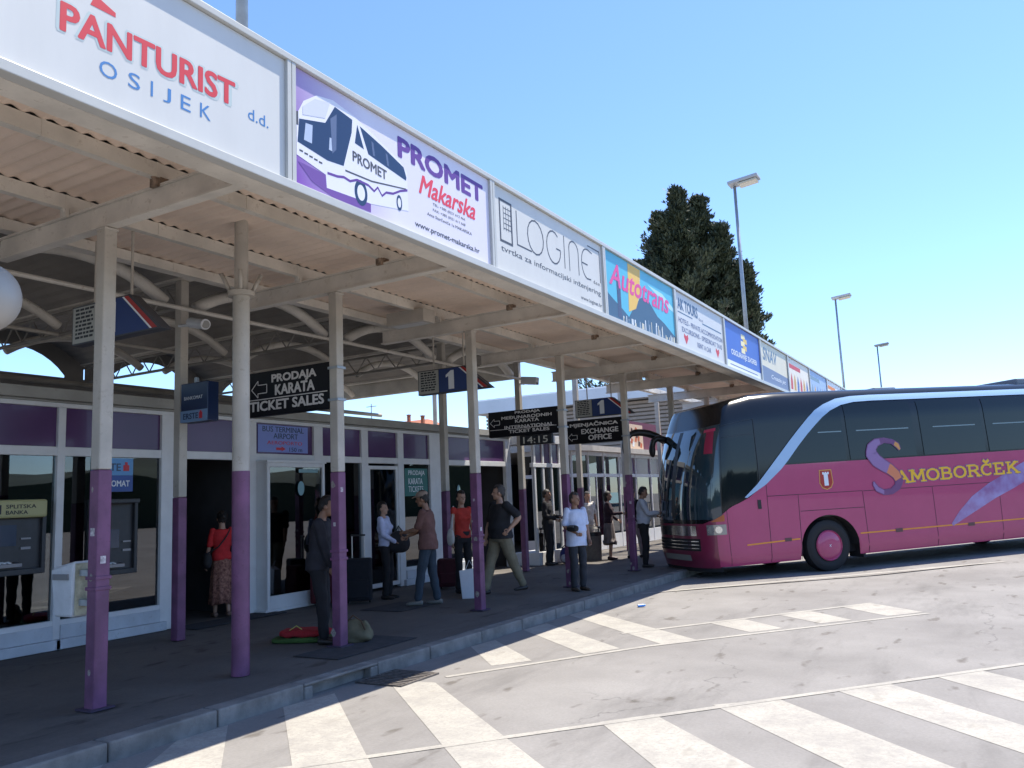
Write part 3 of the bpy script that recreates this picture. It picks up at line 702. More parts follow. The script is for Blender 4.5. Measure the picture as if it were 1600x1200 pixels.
def bank_sign():
    t = thing('bank_sign', 'dark blue box sign with pale lower band fixed beside the first inner column', 'bank sign', (-8.8, 7.2, 2.9))
    mb = MB(); mb.box(-9.07, -8.56, 7.16, 7.34, 2.91, 3.42); mb.build('casing', M_('bank_navy', (22, 42, 78), rough=.35), t, bevel=.01)
    fr = frame((-9.07, 7.158, 2.91), (1, 0, 0), (0, 0, 1))
    mb = MB(); mb.rect(.0, .51, .0, .15, fr, .0, .003); mb.build('lower_band', M_('bank_pale', (120, 150, 185), rough=.4), t)
    text('BANKOMAT', .07, .42, .29, .335, fr, PWHITE, t, d=.001); text('ERSTE', .06, .34, .04, .115, fr, PNAVY, t, d=.004, bold=.02)
    mb = MB(); mb.rect(.36, .42, .035, .115, fr, .004, .002); mb.rect(.375, .405, .115, .135, fr, .004, .002); mb.build('logo_mark', PRED, t)
    mb = MB(); mb.box(-9.16, -9.07, 7.22, 7.28, 3.1, 3.14); mb.box(-8.9, -8.86, 7.23, 7.27, 3.42, 3.5); mb.build('bracket', GALV, t)
bank_sign()
def cameras():
    for nm, (x, y, z), lab in (('first', (X_C+.42, 7.2, 4.19), 'white tubular security camera on the first inner column'), ('second', (X_C+.22, 16.36, 4.33), 'pale box security camera against the sky on an inner column')):
        t = thing('security_camera', lab, 'security camera', (x, y, z), group='security cameras on the inner columns')
        mb = MB()
        if nm == 'first':
            mb.tube([(x-.22, y+.05, z+.06), (x+.16, y-.03, z-.03)], .07, 14); mb.build('housing', WHITEP, t, smooth=True, angle=40)
            mb = MB(); mb.tube([(x+.161, y-.03, z-.031), (x+.166, y-.032, z-.032)], .052, 14); mb.build('lens', mat('lens_glass', (.3, .3, .28), .2), t)
        else:
            mb.obox((x-.1, y-.08, z), (.42, -.05, -.06), (.0, .16, 0), (.02, 0, .17)); mb.build('housing', WHITEP, t, bevel=.015)
            mb = MB(); mb.obox((x+.322, y-.11, z-.04), (.004, 0, 0), (0, .1, 0), (0, 0, .1)); mb.build('lens', BLACK, t)
        mb = MB(); mb.tube([(x-.05, y, z), (X_C-.0, 7.22 if nm == 'first' else 16.41, z+.04)], .02, 8); mb.build('bracket', WHITEP, t)
cameras()
def boxes():
    for x, y, z, lab in ((-7.43, 10.0, 4.44, 'cream rectangular lamp box fixed under the canopy beside the second beam'), (-7.3, 18.3, 4.4, 'cream rectangular lamp box under the canopy above the exchange office sign')):
        t = thing('ceiling_lamp_box', lab, 'lamp box', (x, y, z), group='lamp boxes under the canopy ceiling')
        mb = MB(); mb.box(x-.36, x+.34, y-.15, y+.15, z, z+.2); mb.build('housing', CREAM, t, bevel=.01)
        mb = MB(); mb.box(x-.3, x+.28, y-.1, y+.1, z-.004, z-.001); mb.build('cover', mat('lamp_cover', (.5, .5, .48), .3), t)
        mb = MB(); mb.box(x-.02, x+.02, y-.02, y+.02, z+.2, 4.72); mb.build('mount', CREAM, t)
boxes()
def globe():
    t = thing('globe_lamp', 'white globe lamp hanging under the canopy at the left edge', 'globe lamp', (-5.12, 2.62, 3.08))
    mb = MB(); mb.ellipsoid((-5.12, 2.62, 3.08), .215, .215, .215, 28, 18); mb.build('globe', mat('opal_globe', (.38, .35, .31), .45), t, smooth=True)
    mb = MB(); mb.tube([(-5.12, 2.62, 3.28), (-5.12, 2.62, 4.76)], .018, 8); mb.tube([(-5.12, 2.62, 3.27), (-5.12, 2.62, 3.34)], .05, 12); mb.build('rod', CREAM, t)
globe()

# ---------------------------------------------------------------- street lamps (their lower shafts are the round columns)
def lamps():
    labs = ['street lamp whose thick purple and white shaft stands as a round column', 'tall grey street lamp with floodlight head beside the dark conifer',
            'grey street lamp rising behind the coach roof, nearer of the two', 'smallest and farthest street lamp behind the coach roof']
    def parts(t, near):
        mb = MB(); r = .088
        mb.tube([(0, 0, 0), (0, 0, 2.0)], r, 24, 1); mb.tube([(0, 0, 2.001), (0, 0, 3.85)], r-.002, 24, 0); mb.tube([(0, 0, 3.85), (0, 0, 4.9)], r*.8, 20, 0)
        mb.tube([(0, 0, 3.82), (0, 0, 3.87)], r+.05, 24, 0)
        mb.build('lower_shaft', [CREAM, PURPLE], t, local=True, smooth=True, angle=35)
        mb = MB()
        for a in range(4):
            c, s = math.cos(R(45+90*a)), math.sin(R(45+90*a))
            mb.tube([(c*.11, s*.11, 3.87), (c*.2, s*.2, 4.06)], .022, 8)
        mb.build('ring_stub', CREAM, t, local=True, smooth=True)
        mb = MB(); mb.tube([(0, 0, 4.9), (0, 0, 11.85)], [.075, .05], 14); mb.build('upper_shaft', GALV, t, local=True, smooth=True)
        h = MB(); h.obox((-.18, -.26, 11.86), (1.02, 0, .10), (0, .52, 0), (-.01, 0, .12)); hd = h.build('lamp_head', mat('lamp_housing', (.42, .44, .46), .5), t, local=True, bevel=.03)
        l = MB(); l.obox((.16, -.22, 11.80), (.62, 0, .065), (0, .44, 0), (0, 0, .075)); l.build('lens', mat('lamp_lens', (.55, .5, .38), .3), hd, local=True, bevel=.02)
    for i, y in enumerate((5.96, 27.5, 48.4, 67.6)):
        t = thing('street_lamp', labs[i], 'street lamp', (-6.62, y, .15), group='street lamps in line along the platform')
        parts(t, i == 0)
lamps()

# ---------------------------------------------------------------- ticket office
def ticket_office():
    t = thing('ticket_office', 'low white framed glass ticket office with purple upper panels behind the platform', 'kiosk building', (X_K, 10, .15))
    S = .954; X = X_K
    yA, yB = 2.2, 17.75
    mb = MB(); mb.box(-14.75, X-.30, yA, yB, 3.18, 3.24); mb.build('roof', mat('flat_roof', (.25, .24, .23), .9), t)
    mb = MB(); mb.box(X-.30, X+.10, yA, yB, 3.255, 3.40); mb.box(X-.25, X+.02, yA, yB, 3.225, 3.254); mb.build('parapet', mat('parapet_beige', (.34, .33, .30), .7, var=.15, scale=2, dirt=.3), t, bevel=.01)
    mb = MB(); mb.box(-14.8, -14.7, yA, yB, .15, 3.18); mb.box(-14.7, X-.1, yA, yA+.08, .15, 3.18); mb.box(-14.7, X-.1, yB-.08, yB, .15, 3.18)
    mb.box(-14.7, X-.1, 9.5, 9.56, .15, 3.1); mb.box(-14.7, X-.1, 14.6, 14.66, .15, 3.1)
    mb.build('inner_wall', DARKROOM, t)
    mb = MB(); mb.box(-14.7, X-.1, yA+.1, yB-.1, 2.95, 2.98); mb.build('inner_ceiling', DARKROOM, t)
    mb = MB(); mb.box(-12.6, -12.2, 10.2, 14.2, .15, 1.2); mb.box(-12.7, -12.1, 10.1, 14.3, 1.2, 1.25); mb.build('counter', mat('counter_wood', (.10, .08, .06), .6), t)
    for x, y, w_, h_, c in ((-12.9, 8.2, .5, 2.2, (150, 146, 140)), (-11.6, 7.0, .9, 1.5, (90, 100, 120)), (-11.9, 3.6, 1.2, 1.7, (110, 96, 84)), (-12.4, 12.0, 1.4, 2.0, (120, 118, 112)), (-11.8, 15.3, .8, 1.6, (96, 80, 70))):
        mb = MB(); mb.box(x-.15, x, y, y+w_, .15, .15+h_); sh_ = mb.build('display_rack', mat('rack_grey', (.12, .12, .12), .7), t)
        for j in range(4):
            mb = MB()
            for q in range(int(w_/.22)): mb.box(x+.002, x+.02, y+.04+q*.22, y+.2+q*.22, .35+j*h_*.21, .35+j*h_*.21+h_*.16)
            mb.build('leaflets', M_('leaflet_%d_%d' % (c[0], j), tuple(min(255, v+30*((j*37+c[1]) % 3)) for v in c)), sh_)
    # long rails
    def rail(z0, z1, a, b, th=.0, mi=FRAME): 
        m = MB(); m.box(X-.07, X+.03+th, a, b, z0, z1); return m.build('frame_rail', mi, t, bevel=.006)
    rail(3.165, 3.222, yA, yB)
    rail(2.545, 2.66, yA, yB)
    # (start, end, kind)
    seg = [(2.3, 4.1, 'pane'), (4.2, 6.26, 'pane'), (6.36, 7.79, 'pane'), (8.14, 9.40, 'open'), (9.56, 10.88, 'door2'), (11.10, 12.15, 'pane'), (12.34, 13.25, 'door'), (13.44, 14.34, 'pane'), (14.85, 16.02, 'pane'), (16.26, 17.5, 'open')]
    edges = [2.2]+[v for s in seg for v in s[:2]]+[17.75]
    for i in range(0, len(edges), 2):
        a, b = edges[i], edges[i+1]
        mb = MB(); mb.box(X-.06, X+.04, a, b, .15 if i else .15, 3.17); mb.build('mullion', FRAME, t, bevel=.008)
    for a, b, k in seg:
        # purple upper panel with its rim
        mb = MB(); mb.box(X-.03, X-.01, a, b, 2.66, 3.165); mb.build('upper_panel', PURP_PANEL, t)
        if k == 'open': continue
        z0 = .50
        if k in ('pane',):
            mb = MB(); mb.box(X-.10, X+.10, a-.08, b+.08, .15, .27); mb.box(X-.08, X+.06, a, b, .272, z0-.06); mb.build('plinth', mat('plinth_white', (.55, .58, .62), .55, var=.12, scale=3, dirt=.4), t, bevel=.008)
            mb = MB(); mb.box(X-.06, X+.035, a, b, z0-.06, z0); mb.build('sill', FRAME, t)
        if k == 'pane':
            mb = MB(); mb.box(X-.022, X-.014, a, b, z0, 2.545); mb.build('window_pane', GLASS, t)
        else:
            e = .06; mb = MB()
            xo = X+(.25 if k == 'door2' else .0)
            mb.box(xo-.03, xo+.03, a, a+e, .2, 2.5); mb.box(xo-.03, xo+.03, b-e, b, .2, 2.5); mb.box(xo-.03, xo+.03, a+e, b-e, 2.43, 2.5); mb.box(xo-.03, xo+.03, a+e, b-e, .2, .40 if k == 'door2' else .28)
            if k == 'door2': mb.box(X-.02, X+.30, a-.05, b+.05, .151, .2); 
            d = mb.build('door', FRAME, t, bevel=.006)
            mb = MB(); mb.box(xo-.006, xo+.002, a+e, b-e, .40 if k == 'door2' else .28, 2.43); mb.build('door_glass', GLASS, d)
            mb = MB(); mb.box(xo+.03, xo+.06, b-e*.8, b-e*.3, 1.0, 1.3); mb.build('handle', mat('handle_steel', (.5, .5, .5), .3, .8), d)
            if k == 'door2':
                mb = MB(); mb.box(X-.02, xo-.03, a, a+.03, .2, 2.5); mb.box(X-.02, xo-.03, b-.03, b, .2, 2.5); mb.box(X-.02, xo+.05, a-.02, b+.02, 2.5, 2.54); mb.build('door_box', FRAME, d)
    # small fittings seen on the glass
    mb = MB(); mb.tube([(X+.27-.008, 10.35+.07*math.cos(a*math.pi/8), 2.02+.13*math.sin(a*math.pi/8)) for a in range(16)], .001, 3)
    # notices
    fr = frame((X+.006, 13.5, 1.9), (0, 1, 0), (0, 0, 1))
    gt = M_('notice_teal', (40, 110, 105), rough=.5); mb = MB(); mb.rect(.0, .78, .0, .56, fr, -.004, .003); n = mb.build('notice_board', gt, t)
    text('PRODAJA', .12, .68, .40, .52, fr, PWHITE, n, d=.0, name='notice_lettering', bold=.01); text('KARATA', .12, .60, .24, .36, fr, PWHITE, n, d=.0, name='notice_lettering', bold=.01); text('TICKETS', .12, .62, .08, .2, fr, PWHITE, n, d=.0, name='notice_lettering')
    fr = frame((X+.005, 9.60, 2.68), (0, 1, 0), (0, 0, 1))
    mb = MB(); mb.rect(.02, 1.16, .01, .46, fr, -.004, .003); n = mb.build('airport_notice', M_('notice_lilac', (125, 140, 205), rough=.4), t)
    text('BUS TERMINAL', .12, 1.06, .35, .44, fr, PNAVY, n, d=0, name='notice_lettering', bold=.012); text('AIRPORT', .36, .92, .24, .33, fr, PNAVY, n, d=0, name='notice_lettering', bold=.012)
    text('AEROPORTO', .22, 1.02, .14, .20, fr, PRED, n, d=0, name='notice_lettering'); text('150 m', .72, 1.02, .03, .10, fr, PNAVY, n, d=0, name='notice_lettering', bold=.01)
    mb = MB(); mb.poly([(.42, .05), (.54, .05), (.54, .03), (.63, .07), (.54, .115), (.54, .09), (.42, .09)], fr, .0, .002); mb.build('red_arrow', PRED, n)
    mb = MB(); fr2 = frame((X+.285, 10.2, 1.98), (0, 1, 0), (0, 0, 1)); mb.poly([(.1+.075*math.cos(a*math.pi/8), .1+.12*math.sin(a*math.pi/8)) for a in range(16)], fr2); mb.rect(0.05, .5, .36, .42, fr2)
    mb.build('door_sticker', M_('sticker_aqua', (130, 165, 170)), t)
    fr2 = frame((X+.005, 15.3, 1.85), (0, 1, 0), (0, 0, 1)); mb = MB(); mb.poly([(.15+.07*math.cos(a*math.pi/8), .1+.17*math.sin(a*math.pi/8)) for a in range(16)], fr2, -.004); mb.build('window_sticker', M_('sticker_aqua', (130, 165, 170)), t)
    # glazed bay beyond the dark doorway
    mb = MB()
    for y in (17.85, 18.3, 18.75, 19.2): mb.box(-9.75, -9.67, y, y+.08, .15, 3.1)
    mb.box(-10.3, -9.6, 17.78, 19.3, 3.1, 3.3); mb.box(-9.76, -9.66, 17.78, 19.3, 2.5, 2.6); mb.box(-10.3, -9.6, 17.78, 19.3, .15, .45)
    b = mb.build('glazed_bay', FRAME, t, bevel=.006)
    mb = MB(); mb.box(-9.715, -9.705, 17.85, 19.25, .45, 2.5); mb.build('bay_glass', GLASS, b); mb = MB(); mb.box(-9.715, -9.705, 17.85, 19.25, 2.6, 3.1); mb.build('bay_upper_panel', PURP_PANEL, b)
    return t
ticket_office()
def atms():
    dk = mat('atm_charcoal', (.035, .037, .042), .45, var=.2, scale=5); st = mat('atm_steel', (.22, .22, .24), .35, .6)
    for (y0, y1, z0, z1, lab, cream) in ((5.35, 6.14, 1.10, 1.98, 'cash machine with cream hood in the leftmost window of the ticket office', True), (6.72, 7.42, .98, 1.98, 'black cash machine in the window behind the first square column', False)):
        x = X_K
        t = thing('cash_machine', lab, 'cash machine', (x, (y0+y1)/2, z0), group='cash machines built into the office windows')
        mb = MB(); mb.box(x-.4, x+.0, y0, y1, z0, z1-.2 if cream else z1); mb.box(x, x+.05, y0, y0+.05, z0, z1); mb.box(x, x+.05, y1-.05, y1, z0, z1); mb.box(x, x+.06, y0+.05, y1-.05, z0, z0+.07)
        mb.build('body', dk, t, bevel=.008)
        mb = MB(); mb.box(x, x+.02, y0+.14, y0+.44, z0+.35, z0+.6); s = mb.build('screen', mat('atm_screen', (.06, .08, .12), .15), t)
        mb = MB(); mb.obox((x, y0+.12, z0+.12), (.09, 0, -.02), (0, .36, 0), (0, 0, .04)); k = mb.build('keypad', st, t)
        mb = MB()
        for i in range(4):
            for j in range(3): mb.box(x+.012+i*.02, x+.026+i*.02, y0+.2+j*.06, y0+.24+j*.06, z0+.158-i*.004, z0+.168-i*.004)
        mb.build('keys', WHITEP, k)
        mb = MB(); mb.box(x, x+.015, y0+.5, y0+.62, z0+.42, z0+.44); mb.box(x, x+.015, y0+.5, y0+.62, z0+.3, z0+.33); mb.build('card_slot', st, t)
        if cream:
            mb = MB(); c = M_('atm_hood_cream', (175, 170, 120), rough=.5); mb.obox((x-.3, y0-.05, z1-.2), (.42, 0, 0), (0, y1-y0+.02, 0), (0, 0, .22)); h = mb.build('hood', c, t, bevel=.03)
            fr = frame((x+.122, y0-.05, z1-.2), (0, 1, 0), (0, 0, 1))
            text('SPLITSKA', .30, .66, .115, .16, fr, PBLACK, h, bold=.015, d=0); text('BANKA', .30, .56, .045, .09, fr, PBLACK, h, bold=.015, d=0)
            mb = MB(); mb.rect(.14, .19, .05, .16, fr, 0, .002); mb.rect(.195, .245, .05, .16, fr, 0, .002, 1); mb.build('logo_mark', [PRED, PBLACK], h)
        else:
            mb = MB(); mb.box(x, x+.16, y0+.05, y1-.05, z1-.06, z1); mb.build('hood', dk, t, bevel=.01)
    t = thing('bank_window_sign', 'blue sign reading ERSTE BANKOMAT in the window above the black cash machine', 'bank sign', (X_K, 7.05, 2.08))
    fr = frame((X_K+.002, 6.75, 2.08), (0, 1, 0), (0, 0, 1))
    mb = MB(); mb.box(X_K-.012, X_K+.002, 6.75, 7.36, 2.30, 2.53); mb.build('upper_half', M_('bank_sky', (90, 150, 205), rough=.35), t)
    mb = MB(); mb.box(X_K-.012, X_K+.002, 6.75, 7.36, 2.08, 2.298); mb.build('lower_half', M_('bank_blue', (28, 72, 150), rough=.35), t)
    text('ERSTE', .04, .42, .28, .38, fr, PNAVY, t, d=.001, bold=.02); text('BANKOMAT', .03, .56, .07, .15, fr, PWHITE, t, d=.001, bold=.02)
    mb = MB(); mb.rect(.46, .55, .28, .36, fr, .001, .002); mb.rect(.485, .525, .36, .40, fr, .001, .002); mb.build('logo_mark', PRED, t)
atms()
def post_bin():
    y = 4.52
    t = thing('litter_bin', 'white metal litter bin hung on the first square column', 'litter bin', (-7.2, y, .92), group='litter bins')
    mb = MB(); a = [(-7.30, y-.10), (-6.97, y-.10), (-6.97, y+.20), (-7.30, y+.20)]
    lo = [(-7.27, y-.08), (-7.0, y-.08), (-7.0, y+.18), (-7.27, y+.18)]
    mb.rings([[(p[0], p[1], .90) for p in lo], [(p[0], p[1], 1.30) for p in a], [(-7.28, y-.06, 1.33), (-6.97, y-.09, 1.38), (-6.97, y+.20, 1.38), (-7.28, y+.18, 1.33)]])
    mb.build('body', mat('bin_white', (.60, .62, .64), .5, var=.1, scale=8, dirt=.45), t, bevel=.02, fix=True)
    mb = MB(); mb.box(-7.25, -7.03, y-.112, y-.100, 1.22, 1.27); mb.build('slot', mat('slot_grey', (.2, .2, .2), .6), t)
    mb = MB(); mb.box(-6.968, -6.955, y-.08, y+.18, .92, 1.36); mb.build('yellow_side', mat('bin_yellow', (.46, .43, .30), .6, var=.4, scale=10), t)
    mb = MB(); mb.box(-6.954, -6.83, y-.05, y+.05, 1.0, 1.05); mb.box(-6.954, -6.83, y-.05, y+.05, 1.25, 1.3); mb.build('bracket', GALV, t)
post_bin()
# ---------------------------------------------------------------- far station buildings
def gift_kiosk():
    t = thing('shop_kiosk', 'white framed glass shop kiosk standing in sun and shade beyond the ticket office', 'kiosk building', (-10.4, 26, .15))
    X = -10.3; pts = [(-11.6, 20.6), (-10.9, 20.9), (-10.45, 21.5), (X, 22.3), (X, 23.4), (X, 24.6), (X, 26.0), (X, 27.4), (X, 28.8), (X, 30.4), (X, 32.0)]
    mb = MB(); mb.poly([(p[0]+.25, p[1]-.12) for p in pts]+[(-16, 32.0), (-16, 20.4)], frame((0, 0, 3.05), (1, 0, 0), (0, 1, 0)), 0, .16); mb.build('roof', mat('kiosk_roof', (.5, .47, .43), .7, var=.1), t)
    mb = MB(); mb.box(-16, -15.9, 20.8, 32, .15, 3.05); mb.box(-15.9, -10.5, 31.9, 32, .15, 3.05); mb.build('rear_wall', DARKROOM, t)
    for i, (a, b) in enumerate(zip(pts, pts[1:])):
        A = Vector((*a, 0)); B = Vector((*b, 0)); d = B-A; L_ = d.length; fr = frame((A.x, A.y, .15), d, (0, 0, 1))
        mb = MB(); wd = .05
        mb.rect(-wd/2, wd/2, 0, 2.9, fr, -.03, .07)
        mb.rect(wd/2, L_-wd/2, 2.78, 2.9, fr, -.03, .06); mb.rect(wd/2, L_-wd/2, 2.15, 2.25, fr, -.03, .06); mb.rect(wd/2, L_-wd/2, 0.0, .42, fr, -.03, .06)
        if i in (1, 3, 5, 8): mb.rect(L_/2-.02, L_/2+.02, .42, 2.15, fr, -.03, .05)
        f = mb.build('window_frame', FRAME, t)
        mb = MB(); mb.rect(wd/2, L_-wd/2, .42, 2.15, fr, -.01, .006); mb.build('pane', GLASS, f)
        mb = MB(); mb.rect(wd/2, L_-wd/2, 2.25, 2.78, fr, -.01, .006); mb.build('upper_pane', PURP_PANEL if i > 4 else GLASS, f)
    fr = frame((X+.05, 24.9, 2.9), (0, 1, 0), (0, 0, 1))
    mb = MB(); mb.rect(.0, 3.8, .25, 1.25, fr); mb.build('roof_sign_board', M_('board_maroon', (110, 60, 80)), t)
    mb = MB(); mb.rect(.6, 1.9, .32, 1.15, fr, .004, .003); n = mb.build('poster', M_('poster_cream', (215, 190, 165)), t)
    mb = MB(); random.seed(9)
    for i in range(14):
        x = random.uniform(.65, 1.7); y = random.uniform(.35, .95); mb.poly([(x, y), (x+.15, y-.02), (x+.2, y+.12), (x+.05, y+.17)], fr, .008+.0004*i, .001, i % 3)
    mb.build('poster_picture', [M_('poster_rust', (190, 95, 60)), M_('poster_brown', (70, 45, 45)), PWHITE], n)
    fr = frame((X+.03, 23.5, 1.5), (0, 1, 0), (0, 0, 1)); mb = MB(); mb.rect(.1, .9, 0, .32, fr); mb.build('window_notice', M_('sticker_aqua', (130, 165, 170)), t)
    mb = MB(); mb.box(-10.24, -9.9, 20.2, 21.0, .15, .55); 
gift_kiosk()
def terminal_hall():
    t = thing('terminal_hall', 'long hall with white roof edge and brown louvred wall beyond the kiosks', 'building', (-16, 40, .15))
    wall = mat('hall_wall', (.30, .25, .21), .75, var=.15, scale=1); white = mat('hall_fascia', (.74, .76, .78), .5, var=.06, scale=1, dirt=.2)
    mb = MB(); mb.box(-23.3, -7.6, 38, 52, .15, 6.25); mb.build('wall', wall, t)
    mb = MB(); mb.box(-23.8, -7.2, 37.2, 52.5, 6.3, 6.95); mb.box(-23.7, -7.3, 37.3, 52.4, 6.97, 7.05); mb.build('roof', white, t)
    mb = MB()
    for i in range(12): mb.obox((-23.3, 37.86, 4.0+i*.19), (15.7, 0, 0), (0, .1, .02), (0, -.02, .12))
    mb.build('louvres', mat('hall_louvre', (.38, .31, .26), .7, var=.1), t)
    mb = MB(); mb.box(-23.2, -7.7, 37.93, 37.97, 2.9, 3.8); mb.build('window_band', GLASS, t)
    mb = MB()
    for i in range(13): mb.box(-23.2+i*1.28, -23.12+i*1.28, 37.88, 37.98, .2, 3.85)
    mb.box(-23.2, -7.7, 37.86, 37.96, 3.82, 3.94); mb.box(-23.2, -7.7, 37.86, 37.96, 2.78, 2.88); mb.build('window_frame', FRAME, t)
    mb = MB(); mb.box(-23.2, -7.7, 37.93, 37.97, .2, 2.78); mb.build('shop_window', GLASS, t)
terminal_hall()
def red_house():
    t = thing('far_house', 'distant house with red tiled roof and chimneys seen just over the ticket office', 'house', (-38, 48, 0))
    mb = MB(); mb.box(-43, -34.5, 46, 56, 0, 6.2); mb.build('wall', mat('house_wall', (.5, .46, .38), .8, var=.1), t)
    red = mat('roof_tiles', (.35, .12, .06), .8, var=.3, scale=8)
    mb = MB(); mb.rings([[(-43.4, 45.6, 6.2), (-34.1, 45.6, 6.2), (-34.1, 56.4, 6.2), (-43.4, 56.4, 6.2)], [(-41, 50.8, 8.0), (-36.5, 50.8, 8.0), (-36.5, 51.2, 8.0), (-41, 51.2, 8.0)]]); r = mb.build('roof', red, t, fix=True)
    for x, y, h in ((-37.6, 50, 9.2), (-35.6, 49, 8.9), (-40.2, 50, 8.7)):
        mb = MB(); h -= .75; h -= .15; mb.box(x-.10, x+.10, y-.10, y+.10, 7, h); mb.box(x-.13, x+.13, y-.13, y+.13, h, h+.08); mb.build('chimney', red, r)
    mb = MB(); mb.tube([(-41.6, 50.5, 7.6), (-41.6, 50.5, 9.6)], .04, 6); mb.tube([(-42.1, 50.5, 9.4), (-41.1, 50.5, 9.4)], .03, 6); mb.build('aerial', GALV, r)
    for i in range(3):
        mb = MB(); mb.box(-42+i*2.6, -40.9+i*2.6, 45.96, 45.99, 3.6, 5.0); mb.build('window', PNAVY, t)
red_house()
def back_posts():
    t = thing('floodlight_mast', 'slim pale post standing behind the ticket office roof against the sky', 'mast', (-12.6, 17.9, .15))
    mb = MB(); mb.tube([(-12.6, 17.9, .15), (-12.6, 17.9, 5.0)], .06, 10); mb.build('pole', CREAM, t)
    mb = MB(); mb.box(-12.95, -12.3, 17.8, 18.0, 4.75, 4.95); mb.build('head', CREAM, t, bevel=.02)
back_posts()

# ---------------------------------------------------------------- trees
def leaf_mat(name, c, c2):
    m = mat(name, c, .65, col2=c2, scale=1.1, detail=3); return m
def conifer(x, y, h, rad, label, z_lo=.1, seed=1, n=2600, fill=1.0, pw=.72, rag=1.0, spires=()):
    t = thing('conifer_tree', label, 'tree', (x, y, 0)); random.seed(seed)
    bark = mat('bark', (.09, .065, .045), .95, var=.3, scale=6)
    mb = MB(); mb.tube([(x, y, 0), (x+.1, y, h*.4), (x, y+.1, h*.8), (x, y, h*.96)], [.38*h/20, .28*h/20, .1, .03], 10); mb.build('trunk', bark, t, smooth=True)
    br = MB(); fo = MB()
    def prof(u): # crown radius at height fraction
        if u < .12: return .55+.45*u/.12
        return max(.03, (1-(u-.12)/.88)**pw)
    nb = int(n/26)
    x_, y_, h_, rad_ = x, y, h, rad
    jobs = [(i, nb, x_, y_, h_, rad_, z_lo) for i in range(nb)]
    for dx, dy, sh_, sr_, lo_ in spires:
        m_ = max(12, int(nb*.16)); jobs += [(i, m_, x_+dx, y_+dy, sh_, sr_, lo_) for i in range(m_)]
    for i, nb, x, y, h, rad, z_lo in jobs:
        u = z_lo+(1-z_lo)*(i/nb)**1.0*.97; az = i*2.399+random.uniform(-.3, .3)
        rr = rad*prof(u)*random.uniform(1-.42*rag, 1+.16*rag)*(1+.16*math.sin(3*az+seed)+.12*math.sin(i*.9)); z0 = h*u-rr*.15
        tip = Vector((x+math.cos(az)*rr, y+math.sin(az)*rr, h*u+rr*.34)); root = Vector((x, y, z0))
        mid = root.lerp(tip, .5)-Vector((0, 0, rr*.06))
        br.tube([root, mid, tip], [.05, .03, .012], 5, cap=False)
        k = int(30*fill)
        for j in range(k):
            s = random.uniform(.12, 1.0)**.6; p = root.lerp(mid, s*2) if s < .5 else mid.lerp(tip, s*2-1)
            sp = .13+.12*rr*(1.05-s); p = p+Vector((random.gauss(0, sp), random.gauss(0, sp), random.gauss(0, sp*.8)))
            up = Vector((math.cos(az)*.8, math.sin(az)*.8, 1)).normalized()
            for q in range(13):       # a tuft of upswept sprays
                dd = (up+Vector((random.gauss(0, .4), random.gauss(0, .4), random.gauss(0, .3)))).normalized()
                l = random.uniform(.16, .42)*(.7+.3*h/20); sd_ = dd.cross(Vector((random.random()-.5, random.random()-.5, random.random()-.5))).normalized()*l*.17
                c = p+Vector((random.gauss(0, .1), random.gauss(0, .1), random.gauss(0, .1)))
                fo.face([c, c+dd*l*.55+sd_, c+dd*l, c+dd*l*.55-sd_])
    br.build('branches', bark, t); fo.build('crown', leaf_mat('conifer_leaf', (.026, .038, .018), (.066, .076, .034)), t)
conifer(-16.3, 51.5, 20.2, 6.2, 'large dark conifer rising behind the canopy fascia beside the street lamp', seed=4, n=7200, pw=.66, rag=1.6, spires=((1.3, .5, 21.0, 2.3, .70), (-1.3, .3, 20.4, 2.3, .68), (2.7, .2, 18.8, 2.4, .66), (-2.9, 0, 17.2, 2.2, .66), (3.9, .3, 16.0, 2.2, .62), (.3, -.6, 21.4, 1.8, .78)))
conifer(-14.3, 62, 12.9, 2.2, 'small dark tree tip peeping over the fascia right of the large conifer', seed=8, n=900)
conifer(-24.5, 60, 11.2, 3.0, 'dark tree top glimpsed under the canopy above the station hall roof', seed=11, n=900)
conifer(2.6, 82, 9.6, 4.2, 'low treetop barely showing above the coach roof at the right edge', seed=15, n=1100)

